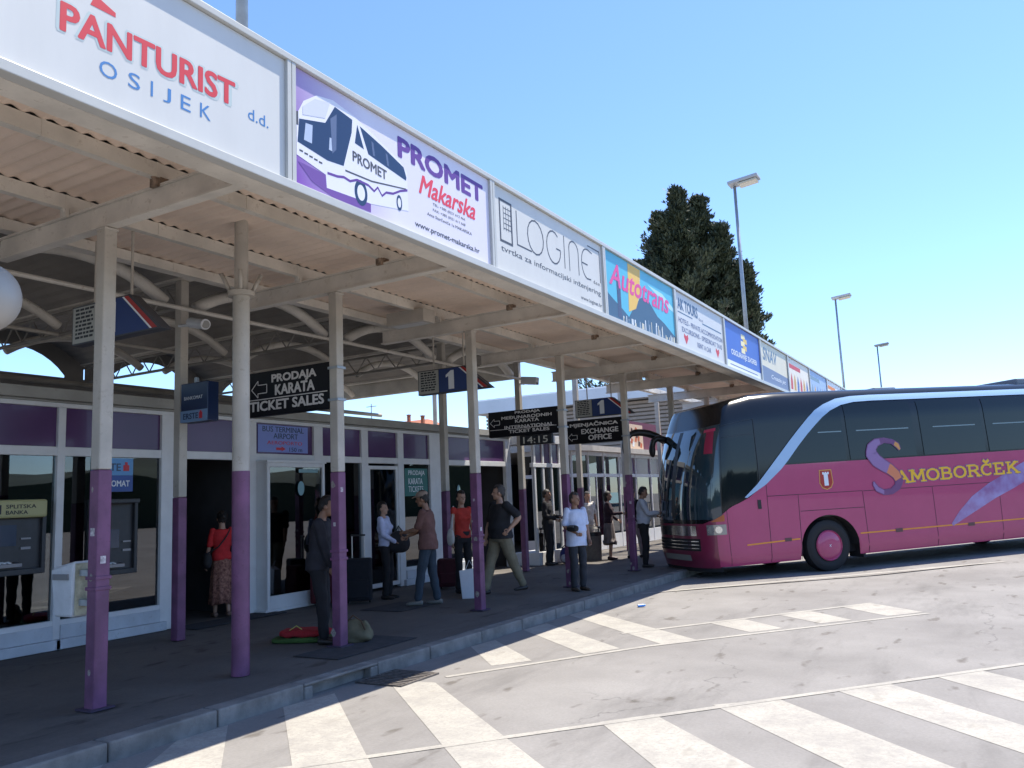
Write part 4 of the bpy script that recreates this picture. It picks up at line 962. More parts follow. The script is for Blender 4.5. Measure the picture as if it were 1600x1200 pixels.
# ---------------------------------------------------------------- coach
def coach():
    d = Vector((math.sin(BA)*math.cos(BP), math.cos(BA)*math.cos(BP), math.sin(BP)))
    n_ = Vector((-math.cos(BA), math.sin(BA), 0)); up = d.cross(n_)
    if up.z < 0: up = -up
    M = Matrix(((d.x, n_.x, up.x, BUS_O.x), (d.y, n_.y, up.y, BUS_O.y), (d.z, n_.z, up.z, BUS_O.z), (0, 0, 0, 1)))
    t = thing('coach', 'dark pink coach with black upper body and gold lettering, nosed up to the platform', 'coach', M=M)
    Lr = 9.2; W = 2.5; T0 = -2.05        # local: x rearward, y away from the near side, z up
    pink = mat('coach_pink', lin((.695, .265, .425)), .25, coat=.45, var=.05, scale=1.5)
    blk = mat('coach_black', (.007, .008, .010), .16, coat=.08, spec=.45)
    win = mat('coach_window', (.008, .013, .015), .06, coat=0, spec=.42)
    wsm = mat('coach_windscreen', (.02, .045, .06), .03, coat=1)
    stripe = mat('coach_stripe', lin((.62, .74, .86)), .3, coat=.5)
    chrome = mat('coach_chrome', (.45, .45, .46), .15, .9); rub = mat('rubber', (.015, .015, .016), .75)
    def hw(z):      # half width
        if z < .45: return 1.25-.05*(.45-z)/.15
        if z < 3.1: return 1.25-.035*max(0, z-2.2)/.9
        u = min(1, (z-3.1)/.68); return 1.215-.38*(1-math.sqrt(max(0, 1-u*u)))**1.0
    def nose(z):    # how far the nose stands before T0
        return .80-.06*max(0, .55-z)/.25 if z < 1.35 else .80-.55*((z-1.35)/2.42)**1.6
    def S(p, z, off=0, far=False):
        """skin point: p>=0 runs back along the near side from T0, p<0 round the nose to the far side (p=-3.6)"""
        def raw(p, z):
            q = raw0(p, z); u = max(0, -1.0-q.x)/1.5; v = max(0, z-2.5)/1.27
            return Vector((q.x, q.y, z-.30*min(u, 1.3)**1.7*v*v*(3-2*v)))
        def raw0(p, z):
            h = hw(z)
            if p >= 0: return Vector((T0+p, 1.25-h, z))
            if p <= -3.6: return Vector((T0+(-3.6-p), 1.25+h, z))
            th = -p/3.6*math.pi; c, s = math.cos(th), math.sin(th); D = nose(z)
            return Vector((T0-D*abs(s)**(2/2.6), 1.25-h*math.copysign(abs(c)**(2/3.4), c), z))
        q = raw(p, z)
        if off:
            a = raw(p-.02, z); b = raw(p+.02, z); e = raw(p, z+.02)-raw(p, z-.02); nn = (b-a).cross(e)
            if nn.length > 1e-9:
                nn.normalize()
                ctr = Vector((max(q.x, T0)+.6, 1.25, q.z))
                if nn.dot(q-ctr) < 0: nn = -nn
                q = q+nn*off
        return q
    def pv(t_): return t_-T0
    def grid(pl, zf, off, mat_, name, parent, nz=10, smooth=True, th=0, label=None):
        """patch over p list; zf(p) -> (z_lo, z_hi)"""
        mb = MB(); base = 0
        for p in pl:
            lo, hi = zf(p)
            for k in range(nz+1): mb.v.append(tuple(S(p, lo+(hi-lo)*k/nz, off)))
        for i in range(len(pl)-1):
            for k in range(nz):
                a = i*(nz+1)+k; mb.f.append((a, a+1, a+nz+2, a+nz+1)); mb.mi.append(0)
        o = mb.build(name, mat_, parent, local=True, smooth=smooth, label=label)
        return o
    def lerp(tab):
        def f(x):
            if x <= tab[0][0]: return tab[0][1]
            for (a, b), (c, e) in zip(tab, tab[1:]):
                if x <= c: return b+(e-b)*(x-a)/(c-a)
            return tab[-1][1]
        return f
    def rg(a, b, s): 
        n = max(1, int(abs(b-a)/s)); return [a+(b-a)*i/n for i in range(n+1)]
    # black upper body with roof
    mb = MB(); zs = [1.12]+rg(1.35, 3.1, .25)+[3.2, 3.3, 3.4, 3.5, 3.58, 3.65, 3.71, 3.75, 3.775]
    pl = [Lr-T0]+rg(Lr-T0-.1, .01, .6)+rg(0, -3.6, .1)+rg(-3.61, -3.6-(Lr-T0), .6)
    ring = [[S(p, z) for p in pl] for z in zs]
    mb.rings(ring, closed=True, cap=True)
    body = mb.build('upper_body', blk, t, local=True, smooth=True, angle=50, fix=True)
    mb = MB(); mb.box(-2.2, Lr-.1, .28, 2.22, .34, 1.3); mb.box(-2.5, -2.2, .5, 2.0, .36, 1.2); ch = mb.build('underbody', BLACKM, t, local=True)
    # pink lower panels (near side with wheel arches, front, far side)
    top = lerp([(-.95, 1.16), (-.62, 1.22), (-.4, 1.33), (-.2, 1.44), (pv(-1.8), 1.62), (pv(-1.5), 1.80), (pv(-1.35), 1.90), (pv(-.92), 2.23), (20, 2.23)])
    def lo(p):
        z = .30
        for c in (0, 6.08):
            q = pv(c); 
            if abs(p-q) < .70: z = max(z, .50+math.sqrt(max(0, .70**2-(p-q)**2))*.93)
        return z
    P = rg(-.62, pv(-.75), .08)+rg(pv(-.72), pv(.72), .03)+rg(pv(.75), pv(5.3), .3)+rg(pv(5.34), pv(6.8), .04)+rg(pv(6.85), Lr-T0, .3)
    near = grid(P, lambda p: (lo(p), max(lo(p)+.02, top(p))), .012, pink, 'side_panel', t, nz=12)
    far = grid(rg(-3.1, -3.6, .1)+rg(-3.65, -3.6-(Lr-T0), .4), lambda p: (.3, 1.3 if p > -4 else 2.23), .012, pink, 'far_side_panel', t)
    maroon = mat('coach_pink_shaded', lin((.50, .16, .28)), .3, coat=.5)  # coach pink darkened: shade on the front put into the colour
    bump = grid(rg(-3.1, -.62, .08), lambda p: (.28, 1.16+.12*max(0, min(1, (abs(p+1.8)-.8)/.5))), .012, maroon, 'front_panel', t)
    # shaded gap frame round the wheel arch
    # panel joints
    jm = mat('coach_joint', (.05, .012, .03), .6)
    def joint(pts, w=.012, m=jm, off=.0145, name='panel_joint', parent=None):
        mb = MB(); seg = []
        for (a, b) in zip(pts, pts[1:]):
            k = max(1, int((Vector(b)-Vector(a)).length/.12))
            seg += [Vector(a).lerp(Vector(b), i/k) for i in range(k)]
        seg.append(Vector(pts[-1]))
        for i, q in enumerate(seg):
            dd = (seg[min(i+1, len(seg)-1)]-seg[max(i-1, 0)]); dd.normalize(); nn = Vector((-dd.y, dd.x))*w/2
            mb.v.append(tuple(S(q.x+nn.x, q.y+nn.y, off))); mb.v.append(tuple(S(q.x-nn.x, q.y-nn.y, off)))
        for i in range(len(seg)-1): mb.f.append((2*i, 2*i+1, 2*i+3, 2*i+2)); mb.mi.append(0)
        return mb.build(name, m, parent or near, local=True)
    for a in ([(pv(-2.32), .31), (pv(-2.33), 1.40)], [(pv(-1.41), .31), (pv(-1.38), 1.88)], [(pv(-.70), .31), (pv(-.66), 1.60)],
              [(pv(-1.38), 1.62), (pv(.91), 1.59)], [(pv(.93), .31), (pv(.91), 1.585)], [(pv(-.64), 1.27), (pv(.90), 1.25)], [(pv(.93), 1.585), (pv(5.1), 1.555), (pv(9.1), 1.55)],
              [(pv(2.70), .31), (pv(2.70), 1.565)], [(pv(4.46), .31), (pv(4.50), 1.55)], [(pv(7.2), .31), (pv(7.2), 1.54)]):
        joint(a)
    org = mat('coach_orange', lin((.90, .58, .18)), .4)
    for a in ([(pv(-1.95), .69), (pv(-.72), .72)], [(pv(.74), .72), (pv(5.35), .71)], [(pv(6.85), .71), (pv(9.1), .71)]): joint(a, .028, org, .0155, 'orange_line')
    # driver side window, side windows
    wtab = lerp([(pv(-1.95), 0), (pv(-1.5), 0)])
    wtop = 3.47
    belt = lerp([(pv(-.80), 2.26), (20, 2.26)])
    arcz = lerp([(pv(-1.3), 1.98), (pv(-.9), 2.33), (pv(-.5), 2.66), (pv(-.2), 2.95), (pv(.1), 3.22), (pv(.4), 3.38), (pv(.8), 3.46), (20, 3.47)])
    divs = [-.86, .62, .72, 2.42, 2.62, 4.3, 4.4, 6.1, 6.2, 7.9, 8.0, 9.1]
    for i in range(0, len(divs), 2):
        a, b = pv(divs[i]), pv(divs[i+1])
        o = grid(rg(a, b, .12), lambda p: (2.26, max(2.28, arcz(p)-.02)), .010, win, 'side_window', body)
        mb = MB()
        l0, l1 = [(.0, .58), (.95, 2.3), (2.95, 4.1), (4.6, 6.0), (6.3, 7.8), (8.1, 9.0)][i//2]
        z = 2.86; joint([(pv(l0), z), (pv(l1), z)], .022, mat('rail_pale', (.22, .30, .31), .4), .0125, 'luggage_rail', o)
    grid(rg(pv(-2.42), pv(-1.56), .08), lambda p: (lerp([(pv(-2.42), 1.47), (pv(-2.0), 1.55), (pv(-1.75), 1.72), (pv(-1.56), 1.95)])(p), 2.86), .010, win, 'driver_window', body)
    joint([(pv(-2.47), 1.46), (pv(-2.5), 3.22), (pv(-1.5), 3.24), (pv(-1.52), 1.9)], .012, mat('window_seal', (.03, .035, .04), .5), .012, 'window_seal', body)
    joint([(pv(-2.45), 2.92), (pv(-1.55), 2.92)], .012, mat('window_seal', (.03, .035, .04), .5), .012, 'window_seal', body)
    # windscreen with red curtain, wipers
    ws = grid(rg(-3.15, -.42, .08), lambda p: (1.24, 3.28), .012, wsm, 'windscreen', body, nz=14)
    cur = mat('curtain_red', (.35, .02, .06), .6)
    grid(rg(-.98, -.66, .06), lambda p: (2.55, 3.12), .016, cur, 'curtain', ws); grid(rg(-1.1, -.6, .06), lambda p: (3.12, 3.2), .017, mat('curtain_pink', (.6, .05, .12), .5), 'curtain_rail', ws)
    joint([(-1.9, 1.3), (-1.85, 2.5)], .03, BLACK, .03, 'wiper', ws); joint([(-2.9, 1.3), (-2.7, 2.5)], .03, BLACK, .03, 'wiper', ws)
    joint([(-1.8, 1.26), (-1.8, 3.25)], .02, BLACK, .014, 'screen_joint', ws)
    # stripe
    up_ = [(-1.90, 1.63), (-1.59, 1.87), (-1.25, 2.20), (-1.0, 2.44), (-.7, 2.73), (-.45, 2.96), (-.2, 3.18), (0, 3.33), (.25, 3.45), (.6, 3.56), (1.0, 3.605), (1.5, 3.62), (9.15, 3.63)]
    dn_ = [(-1.84, 1.62), (-1.38, 1.86), (-1.0, 2.14), (-.80, 2.32), (-.52, 2.60), (-.26, 2.84), (-.02, 3.04), (.16, 3.18), (.38, 3.31), (.68, 3.42), (1.02, 3.475), (1.5, 3.49), (9.15, 3.50)]
    mb = MB(); seg = []
    for (a, b), (c, e) in zip(zip(up_, up_[1:]), zip(dn_, dn_[1:])):
        k = max(2, int((b[0]-a[0])/.25)) 
        for i in range(k): seg.append((Vector(a).lerp(Vector(b), i/k), Vector(c).lerp(Vector(e), i/k)))
    seg.append((Vector(up_[-1]), Vector(dn_[-1])))
    for a, b in seg:
        for k in range(5): q = a.lerp(b, k/4); mb.v.append(tuple(S(pv(q.x), q.y, .018)))
    for i in range(len(seg)-1):
        for k in range(4): mb.f.append((i*5+k, i*5+k+1, i*5+k+6, i*5+k+5)); mb.mi.append(0)
    mb.build('roof_stripe', stripe, t, local=True, smooth=True)
    # front: headlights, grille, plate, bumper
    for s in (-1, 1):
        pc = -1.8+s*1.15
        a, b = sorted((pc-.26, pc+.26)); a -= .06*(s < 0); b += .06*(s > 0)
        hl = grid(rg(a, b, .06), lambda p: (.93, 1.13), .022, mat('headlight_glass', (.30, .30, .29), .08, .3, coat=1), 'headlight', t)
        for q in (pc-.14, pc+.1):
            mb = MB(); c = S(q, 1.03, .026); e1 = (S(q+.05, 1.03, .026)-c).normalized(); e2 = Vector((0, 0, 1)); nn = e1.cross(e2)
            mb.face([c+e1*.07*math.cos(k*math.pi/8)+e2*.07*math.sin(k*math.pi/8) for k in range(16)]); mb.build('lamp_bowl', mat('lamp_bowl', (.75, .75, .72), .15, .9), hl, local=True)
    grid(rg(-2.35, -1.25, .08), lambda p: (.92, 1.12), .022, chrome, 'grille', t)
    g = grid(rg(-2.45, -1.15, .08), lambda p: (.62, .86), .018, BLACKM, 'lower_grille', t)
    for k in range(3): joint([(-2.4, .67+k*.07), (-1.2, .67+k*.07)], .02, chrome, .024, 'grille_bar', g)
    pl_ = grid(rg(-2.1, -1.5, .1), lambda p: (.42, .54), .026, M_('number_plate', (150, 150, 145)), 'number_plate', t)
    grid(rg(-3.05, -.55, .08), lambda p: (.20, .30), .004, BLACKM, 'front_skirt', t)
    grid(rg(-.75, -.36, .05), lambda p: (1.19, lerp([(-.75, 1.2), (-.36, 1.33)])(p)), .018, mat('indicator_orange', (.45, .12, .03), .3), 'indicator', t)
    # door handle, small marks
    grid([pv(-1.62), pv(-1.58), pv(-1.54)], lambda p: (1.38, 1.56), .022, BLACK, 'door_handle', near)
    grid([pv(1.62), pv(1.80)], lambda p: (.67, .75), .019, mat('handle_brown', (.12, .05, .05), .5), 'hatch_handle', near, nz=2); grid([pv(3.52), pv(3.70)], lambda p: (.66, .73), .019, mat('handle_brown', (.12, .05, .05), .5), 'hatch_handle', near, nz=2)
    grid([pv(-1.08), pv(-.92)], lambda p: (.69, .76), .019, mat('handle_brown', (.12, .05, .05), .5), 'hatch_handle', near, nz=2)
    # wheels
    for x in (0, 6.08):
        for near_ in (True, False):
            y0, y1 = (.05, .36) if near_ else (2.14, 2.45)
            wh = MB()
            prof = [(y0+.03, .30), (y0+.0, .36), (y0+.0, .45), (y0+.03, .515), (y0+.06, .525), (y1-.06, .525), (y1, .46), (y1, .3)]
            rings = [[(x+r*math.cos(k*math.pi/20), y, .525+r*math.sin(k*math.pi/20)) for k in range(40)] for y, r in prof]
            wh.rings(rings); w_ = wh.build('wheel', rub, t, local=True, smooth=True, angle=35)
            yy = y0 if near_ else y1; sg = -1 if near_ else 1
            h = MB(); prof = [(0, .315), (.02, .30), (.0, .285), (.025, .22), (.035, .12), (.035, .02)]
            h.rings([[(x+r*math.cos(k*math.pi/20), yy+sg*y-.0, .525+r*math.sin(k*math.pi/20)) for k in range(40)] for y, r in prof]); hc = h.build('hub_cap', pink, w_, local=True, smooth=True, angle=35)
            h = MB(); 
            for a in range(2):
                c, s = math.cos(R(40+80*a)), math.sin(R(40+80*a)); q = Vector((x, yy+sg*.037, .525)); h.obox(q-Vector((c, 0, s))*.03+Vector((0, -.001, 0)), Vector((c, 0, s))*.06, (0, .003, 0), Vector((-s, 0, c))*.008)
            h.build('hub_mark', PWHITE, hc, local=True)
        mb = MB(); mb.tube([(x, .3, .525), (x, 2.2, .525)], .09, 10); mb.build('axle', BLACKM, ch, local=True)
        mb = MB()   # dark arch liner
        A = [(x+.70*math.cos(a*math.pi/16), .50+.66*math.sin(a*math.pi/16)) for a in range(17)]
        for (xa, za), (xb, zb) in zip(A, A[1:]): mb.face([(xa, .0, za), (xb, .0, zb), (xb, .5, zb), (xa, .5, za)])
        mb.build('arch_liner', BLACKM, near, local=True)
    mb = MB(); mb.box(.80, .86, .05, .5, .22, .5); mb.build('mud_flap', BLACKM, near, local=True)
    # mirrors: curved horns reaching forward from the roof corners
    for pth, r_, lab in (([S(-2.85, 3.08, .01), S(-2.85, 3.18, .22), S(-2.75, 3.20, .50), S(-2.66, 3.10, .78), S(-2.62, 2.85, .88)], [.10, .105, .10, .085, .07], 0),
                         ([S(-2.5, 3.12, .02), S(-2.45, 3.10, .20), S(-2.44, 2.98, .28), S(-2.45, 2.78, .26)], [.09, .085, .08, .07], 1)):
        mb = MB(); P2 = []; 
        for i in range(len(pth)-1):
            for k in range(4): P2.append(pth[i].lerp(pth[i+1], k/4))
        P2.append(pth[-1]); R2 = [r_[min(len(r_)-1, int(i/4))] for i in range(len(P2))]
        # smooth path
        for _ in range(3): P2 = [P2[0]]+[(P2[i-1]+P2[i]*2+P2[i+1])/4 for i in range(1, len(P2)-1)]+[P2[-1]]
        mb.tube(P2, [(r, r*.8) for r in R2], 12); m1 = mb.build('mirror_arm', BLACK, t, local=True, smooth=True)
        e = pth[-1]; mb = MB(); mb.ellipsoid((e.x, e.y, e.z-(.12 if not lab else .05)), .07, .13 if not lab else .09, .24 if not lab else .16, 16, 12); mb.build('mirror_head', BLACK, m1, local=True, smooth=True)
    # roof hatch and edge
    mb = MB(); mb.box(2.2, 2.8, .8, 1.6, 3.77, 3.86); mb.box(6, 7.8, .5, 2.0, 3.77, 3.93); mb.build('roof_hatch', mat('hatch_grey', (.2, .22, .25), .5), t, local=True, bevel=.03)
    # crest
    def fl(pts, m, off, name, parent):
        mb = MB(); mb.face([S(pv(a), b, off) for a, b in pts]); return mb.build(name, m, parent, local=True)
    gold = mat('crest_gold', lin((.82, .58, .30)), .4)
    cr = fl([(-.10, 2.08), (.20, 2.08), (.22, 1.80), (.16, 1.70), (.05, 1.66), (-.06, 1.70), (-.12, 1.80)], gold, .016, 'crest', near)
    fl([(-.08, 2.06), (.18, 2.06), (.20, 1.81), (.15, 1.72), (.05, 1.68), (-.05, 1.72), (-.10, 1.81)], mat('crest_red', lin((.66, .17, .13)), .4), .0175, 'crest_field', cr)
    fl([(0, 1.75), (.10, 1.75), (.10, 1.98), (.13, 1.98), (.13, 2.03), (.09, 2.03), (.09, 2.01), (.07, 2.01), (.07, 2.03), (.03, 2.03), (.03, 2.01), (.01, 2.01), (.01, 2.03), (-.03, 2.03), (-.03, 1.98), (0, 1.98)], PWHITE, .019, 'crest_tower', cr)
    # lettering AMOBORČEK in slab capitals, with dark outline behind
    def strokes(ch):
        L = {'A': [[(.1, 0), (.45, 1)], [(.45, 1), (.9, 0)], [(.25, .33), (.72, .33)]], 'M': [[(.12, 0), (.15, 1)], [(.15, 1), (.5, .25)], [(.5, .25), (.85, 1)], [(.85, 1), (.88, 0)]],
             'O': [[(.5+.42*math.cos(a*math.pi/8), .5+.48*math.sin(a*math.pi/8)), (.5+.42*math.cos((a+1)*math.pi/8), .5+.48*math.sin((a+1)*math.pi/8))] for a in range(16)],
             'B': [[(.18, 0), (.18, 1)], [(.18, 1), (.6, 1)], [(.6, 1), (.78, .88)], [(.78, .88), (.78, .64)], [(.78, .64), (.6, .53)], [(.6, .53), (.18, .53)], [(.6, .53), (.86, .4)], [(.86, .4), (.86, .14)], [(.86, .14), (.65, 0)], [(.65, 0), (.18, 0)]],
             'R': [[(.18, 0), (.18, 1)], [(.18, 1), (.62, 1)], [(.62, 1), (.82, .86)], [(.82, .86), (.82, .64)], [(.82, .64), (.6, .5)], [(.6, .5), (.18, .5)], [(.55, .5), (.9, 0)]],
             'C': [[(.5+.42*math.cos(a*math.pi/8), .5+.48*math.sin(a*math.pi/8)), (.5+.42*math.cos((a+1)*math.pi/8), .5+.48*math.sin((a+1)*math.pi/8))] for a in range(2, 14)]+[[(.82, .72), (.84, 1.0)], [(.3, 1.36), (.5, 1.16)], [(.5, 1.16), (.7, 1.36)]],
             'E': [[(.2, 0), (.2, 1)], [(.2, 1), (.82, 1)], [(.2, .5), (.62, .5)], [(.2, 0), (.85, 0)], [(.82, 1), (.82, .8)], [(.85, 0), (.85, .22)]],
             'K': [[(.2, 0), (.2, 1)], [(.2, .42), (.78, 1)], [(.42, .6), (.88, 0)]]}
        S_ = {'A': [(.1, 0), (.9, 0)], 'M': [(.12, 0), (.88, 0), (.13, 1), (.87, 1)], 'O': [], 'B': [(.16, 0), (.16, 1)], 'R': [(.18, 0), (.18, 1), (.9, 0)], 'C': [], 'E': [(.18, 0), (.18, 1)], 'K': [(.2, 0), (.2, 1), (.8, 1), (.88, 0)]}
        return L[ch], S_[ch]
    def letters(m, wd, off, name, grow):
        mb = MB(); x = 1.80; i = 0; q = 0
        for ch, w_ in zip('AMOBORCEK', (.36, .42, .38, .35, .38, .37, .36, .34, .40)):
            L, Sf = strokes(ch); b0 = 1.70+.005*i; h = .235
            for a, b in L:
                A = Vector((x+a[0]*w_*.92, b0+a[1]*h)); B = Vector((x+b[0]*w_*.92, b0+b[1]*h)); dd = (B-A).normalized(); ww = wd*(1.0 if abs(dd.y) > .5 or abs(dd.x) < .8 else .7)
                nn = Vector((-dd.y, dd.x))*ww; A = A-dd*ww*.6; B = B+dd*ww*.6; q += 1
                pp = [A+nn, A-nn, B-nn, B+nn]; mb.face([S(pv(v.x), v.y, off+.00012*(q % 12)) for v in pp])
            for a in Sf:
                cx, cy = x+a[0]*w_*.92, b0+a[1]*h; q += 1; e = .075+grow; f = .016+grow
                mb.face([S(pv(u), v, off+.00012*(q % 12)) for u, v in ((cx-e, cy-f), (cx+e, cy-f), (cx+e, cy+f), (cx-e, cy+f))])
            x += w_; i += 1
        return mb.build(name, m, near, local=True)
    letters(mat('letter_outline', lin((.50, .38, .52)), .4), .046, .0165, 'lettering_outline', .016)
    letters(mat('letter_gold', lin((.93, .72, .12)), .4), .030, .0195, 'lettering', 0)
    # the big initial S: crescent ribbon fading from lilac to orange
    cen = [(1.98, 2.40, .02), (1.93, 2.50, .05), (1.80, 2.585, .035), (1.60, 2.62, .04), (1.40, 2.58, .07), (1.27, 2.48, .10), (1.24, 2.34, .13), (1.34, 2.20, .13), (1.50, 2.09, .12), (1.66, 2.00, .11), (1.80, 1.88, .10), (1.86, 1.74, .085), (1.80, 1.62, .06), (1.64, 1.53, .045), (1.44, 1.52, .04), (1.28, 1.60, .045), (1.22, 1.70, .03), (1.21, 1.76, .008)]
    def ribbon(cs, m, off, name, parent, sx=1, mi=None, mats=None, grow=0):
        mb = MB(); pts = []
        for i in range(len(cs)-1):
            for k in range(4): pts.append(tuple(cs[i][j]+(cs[i+1][j]-cs[i][j])*k/4 for j in range(3)))
        pts.append(cs[-1])
        for i, (x, z, w_) in enumerate(pts):
            a = Vector(pts[max(i-1, 0)][:2]); b = Vector(pts[min(i+1, len(pts)-1)][:2]); dd = (b-a).normalized(); nn = Vector((-dd.y, dd.x))*(w_+grow)
            for k in (-1, 0, 1): mb.v.append(tuple(S(pv(x+nn.x*k), z+nn.y*k, off)))
        for i in range(len(pts)-1):
            for k in range(2): mb.f.append((i*3+k, i*3+k+1, i*3+k+4, i*3+k+3)); mb.mi.append(mi(i/len(pts)) if mi else 0)
        return mb.build(name, mats or m, parent, local=True)
    lil = mat('initial_lilac', lin((.58, .44, .62)), .35); lil2 = mat('initial_violet', lin((.45, .26, .44)), .35); ora = mat('initial_orange', lin((.84, .50, .34)), .35)
    ribbon(cen, lil2, .0235, 'initial_outline', near, grow=.02)
    ribbon(cen, None, .0255, 'initial_letter', near, mats=[lil, ora, lil2, gold], mi=lambda u: 3 if u < .08 else (2 if u < .2 else (0 if u < .5 else (1 if u < .62 else (2 if u < .8 else 0)))))
    # feather swoosh
    fm = bpy.data.materials.new('feather_print'); fm.use_nodes = True; N = fm.node_tree.nodes; L = fm.node_tree.links; b = N['Principled BSDF']; b.inputs['Roughness'].default_value = .25; b.inputs['Coat Weight'].default_value = .6
    tc = N.new('ShaderNodeTexCoord'); nz = N.new('ShaderNodeTexNoise'); nz.inputs['Scale'].default_value = 3; nz.inputs['Detail'].default_value = 6; L.new(tc.outputs['Object'], nz.inputs[0])
    rr = N.new('ShaderNodeMapRange'); rr.inputs['From Min'].default_value = .35; rr.inputs['From Max'].default_value = .65; L.new(nz.outputs[0], rr.inputs[0])
    mx = N.new('ShaderNodeMix'); mx.data_type = 'RGBA'; mx.inputs[6].default_value = (*lin((.56, .38, .58)), 1); mx.inputs[7].default_value = (*lin((.62, .56, .76)), 1); L.new(rr.outputs[0], mx.inputs[0]); L.new(mx.outputs[2], b.inputs['Base Color'])
    ribbon([(3.1, .72, .03), (3.4, .92, .10), (3.8, 1.15, .16), (4.3, 1.38, .18), (4.8, 1.56, .19), (5.2, 1.72, .20), (5.6, 1.84, .22), (6.2, 1.95, .24), (7.2, 2.02, .2), (8.2, 1.9, .1)], fm, .0160, 'feather_swoosh', near)
coach()
# ---------------------------------------------------------------- people
def remesh(mb, vox, name, smooth_it=3):
    me = mb.mesh(name); o = bpy.data.objects.new('tmp', me)
    m = o.modifiers.new('r', 'REMESH'); m.mode = 'VOXEL'; m.voxel_size = vox; m.adaptivity = 0
    if smooth_it:
        q = o.modifiers.new('s', 'SMOOTH'); q.iterations = smooth_it; q.factor = .5
    out = to_mesh(o); out.name = name
    bpy.data.objects.remove(o); bpy.data.meshes.remove(me)
    for p in out.polygons: p.use_smooth = True
    return out
def cloth(name, c, **k): return mat(name, lin(tuple(v/255 for v in c)), .85, var=k.get('var', .18), scale=k.get('scale', 9), bump=.25, bscale=45, col2=k.get('col2'))
SKIN = mat('skin', (.42, .24, .16), .5, var=.08, scale=8); SKIN2 = mat('skin_tanned', (.30, .16, .10), .5, var=.08, scale=8)
HAIRD = mat('hair_dark', (.018, .013, .010), .6, var=.4, scale=30, bump=.6, bscale=80); HAIRG = mat('hair_grey', (.05, .042, .038), .6, var=.4, scale=30, bump=.6, bscale=80)
def ik(a, b, l1, l2, hint):
    a, b = Vector(a), Vector(b); d = b-a; L_ = min(d.length, (l1+l2)*.999); dn = d.normalized()
    x = (l1*l1-l2*l2+L_*L_)/(2*L_); h = math.sqrt(max(0, l1*l1-x*x)); hint = Vector(hint); hint = (hint-dn*hint.dot(dn)).normalized()
    return a+dn*x+hint*h, a+dn*L_
def path_tube(mb, pts, rs, n=12, sub=5):
    """tapered limb along joints, eased between them"""
    P = []; Q = []
    for i in range(len(pts)-1):
        for k in range(sub):
            f = k/sub; P.append(Vector(pts[i]).lerp(Vector(pts[i+1]), f))
            ra, rb = rs[i], rs[i+1]; ra = ra if isinstance(ra, tuple) else (ra, ra); rb = rb if isinstance(rb, tuple) else (rb, rb)
            Q.append((ra[0]+(rb[0]-ra[0])*f, ra[1]+(rb[1]-ra[1])*f))
    P.append(Vector(pts[-1])); r = rs[-1]; Q.append(r if isinstance(r, tuple) else (r, r))
    for _ in range(2): P = [P[0]]+[(P[i-1]+P[i]*2+P[i+1])/4 for i in range(1, len(P)-1)]+[P[-1]]
    mb.tube(P, Q, n); mb.ellipsoid(P[0], Q[0][0]*.98, Q[0][0]*.98, Q[0][0]*.98, 10, 8); mb.ellipsoid(P[-1], Q[-1][0]*.98, Q[-1][0]*.98, Q[-1][0]*.98, 10, 8)
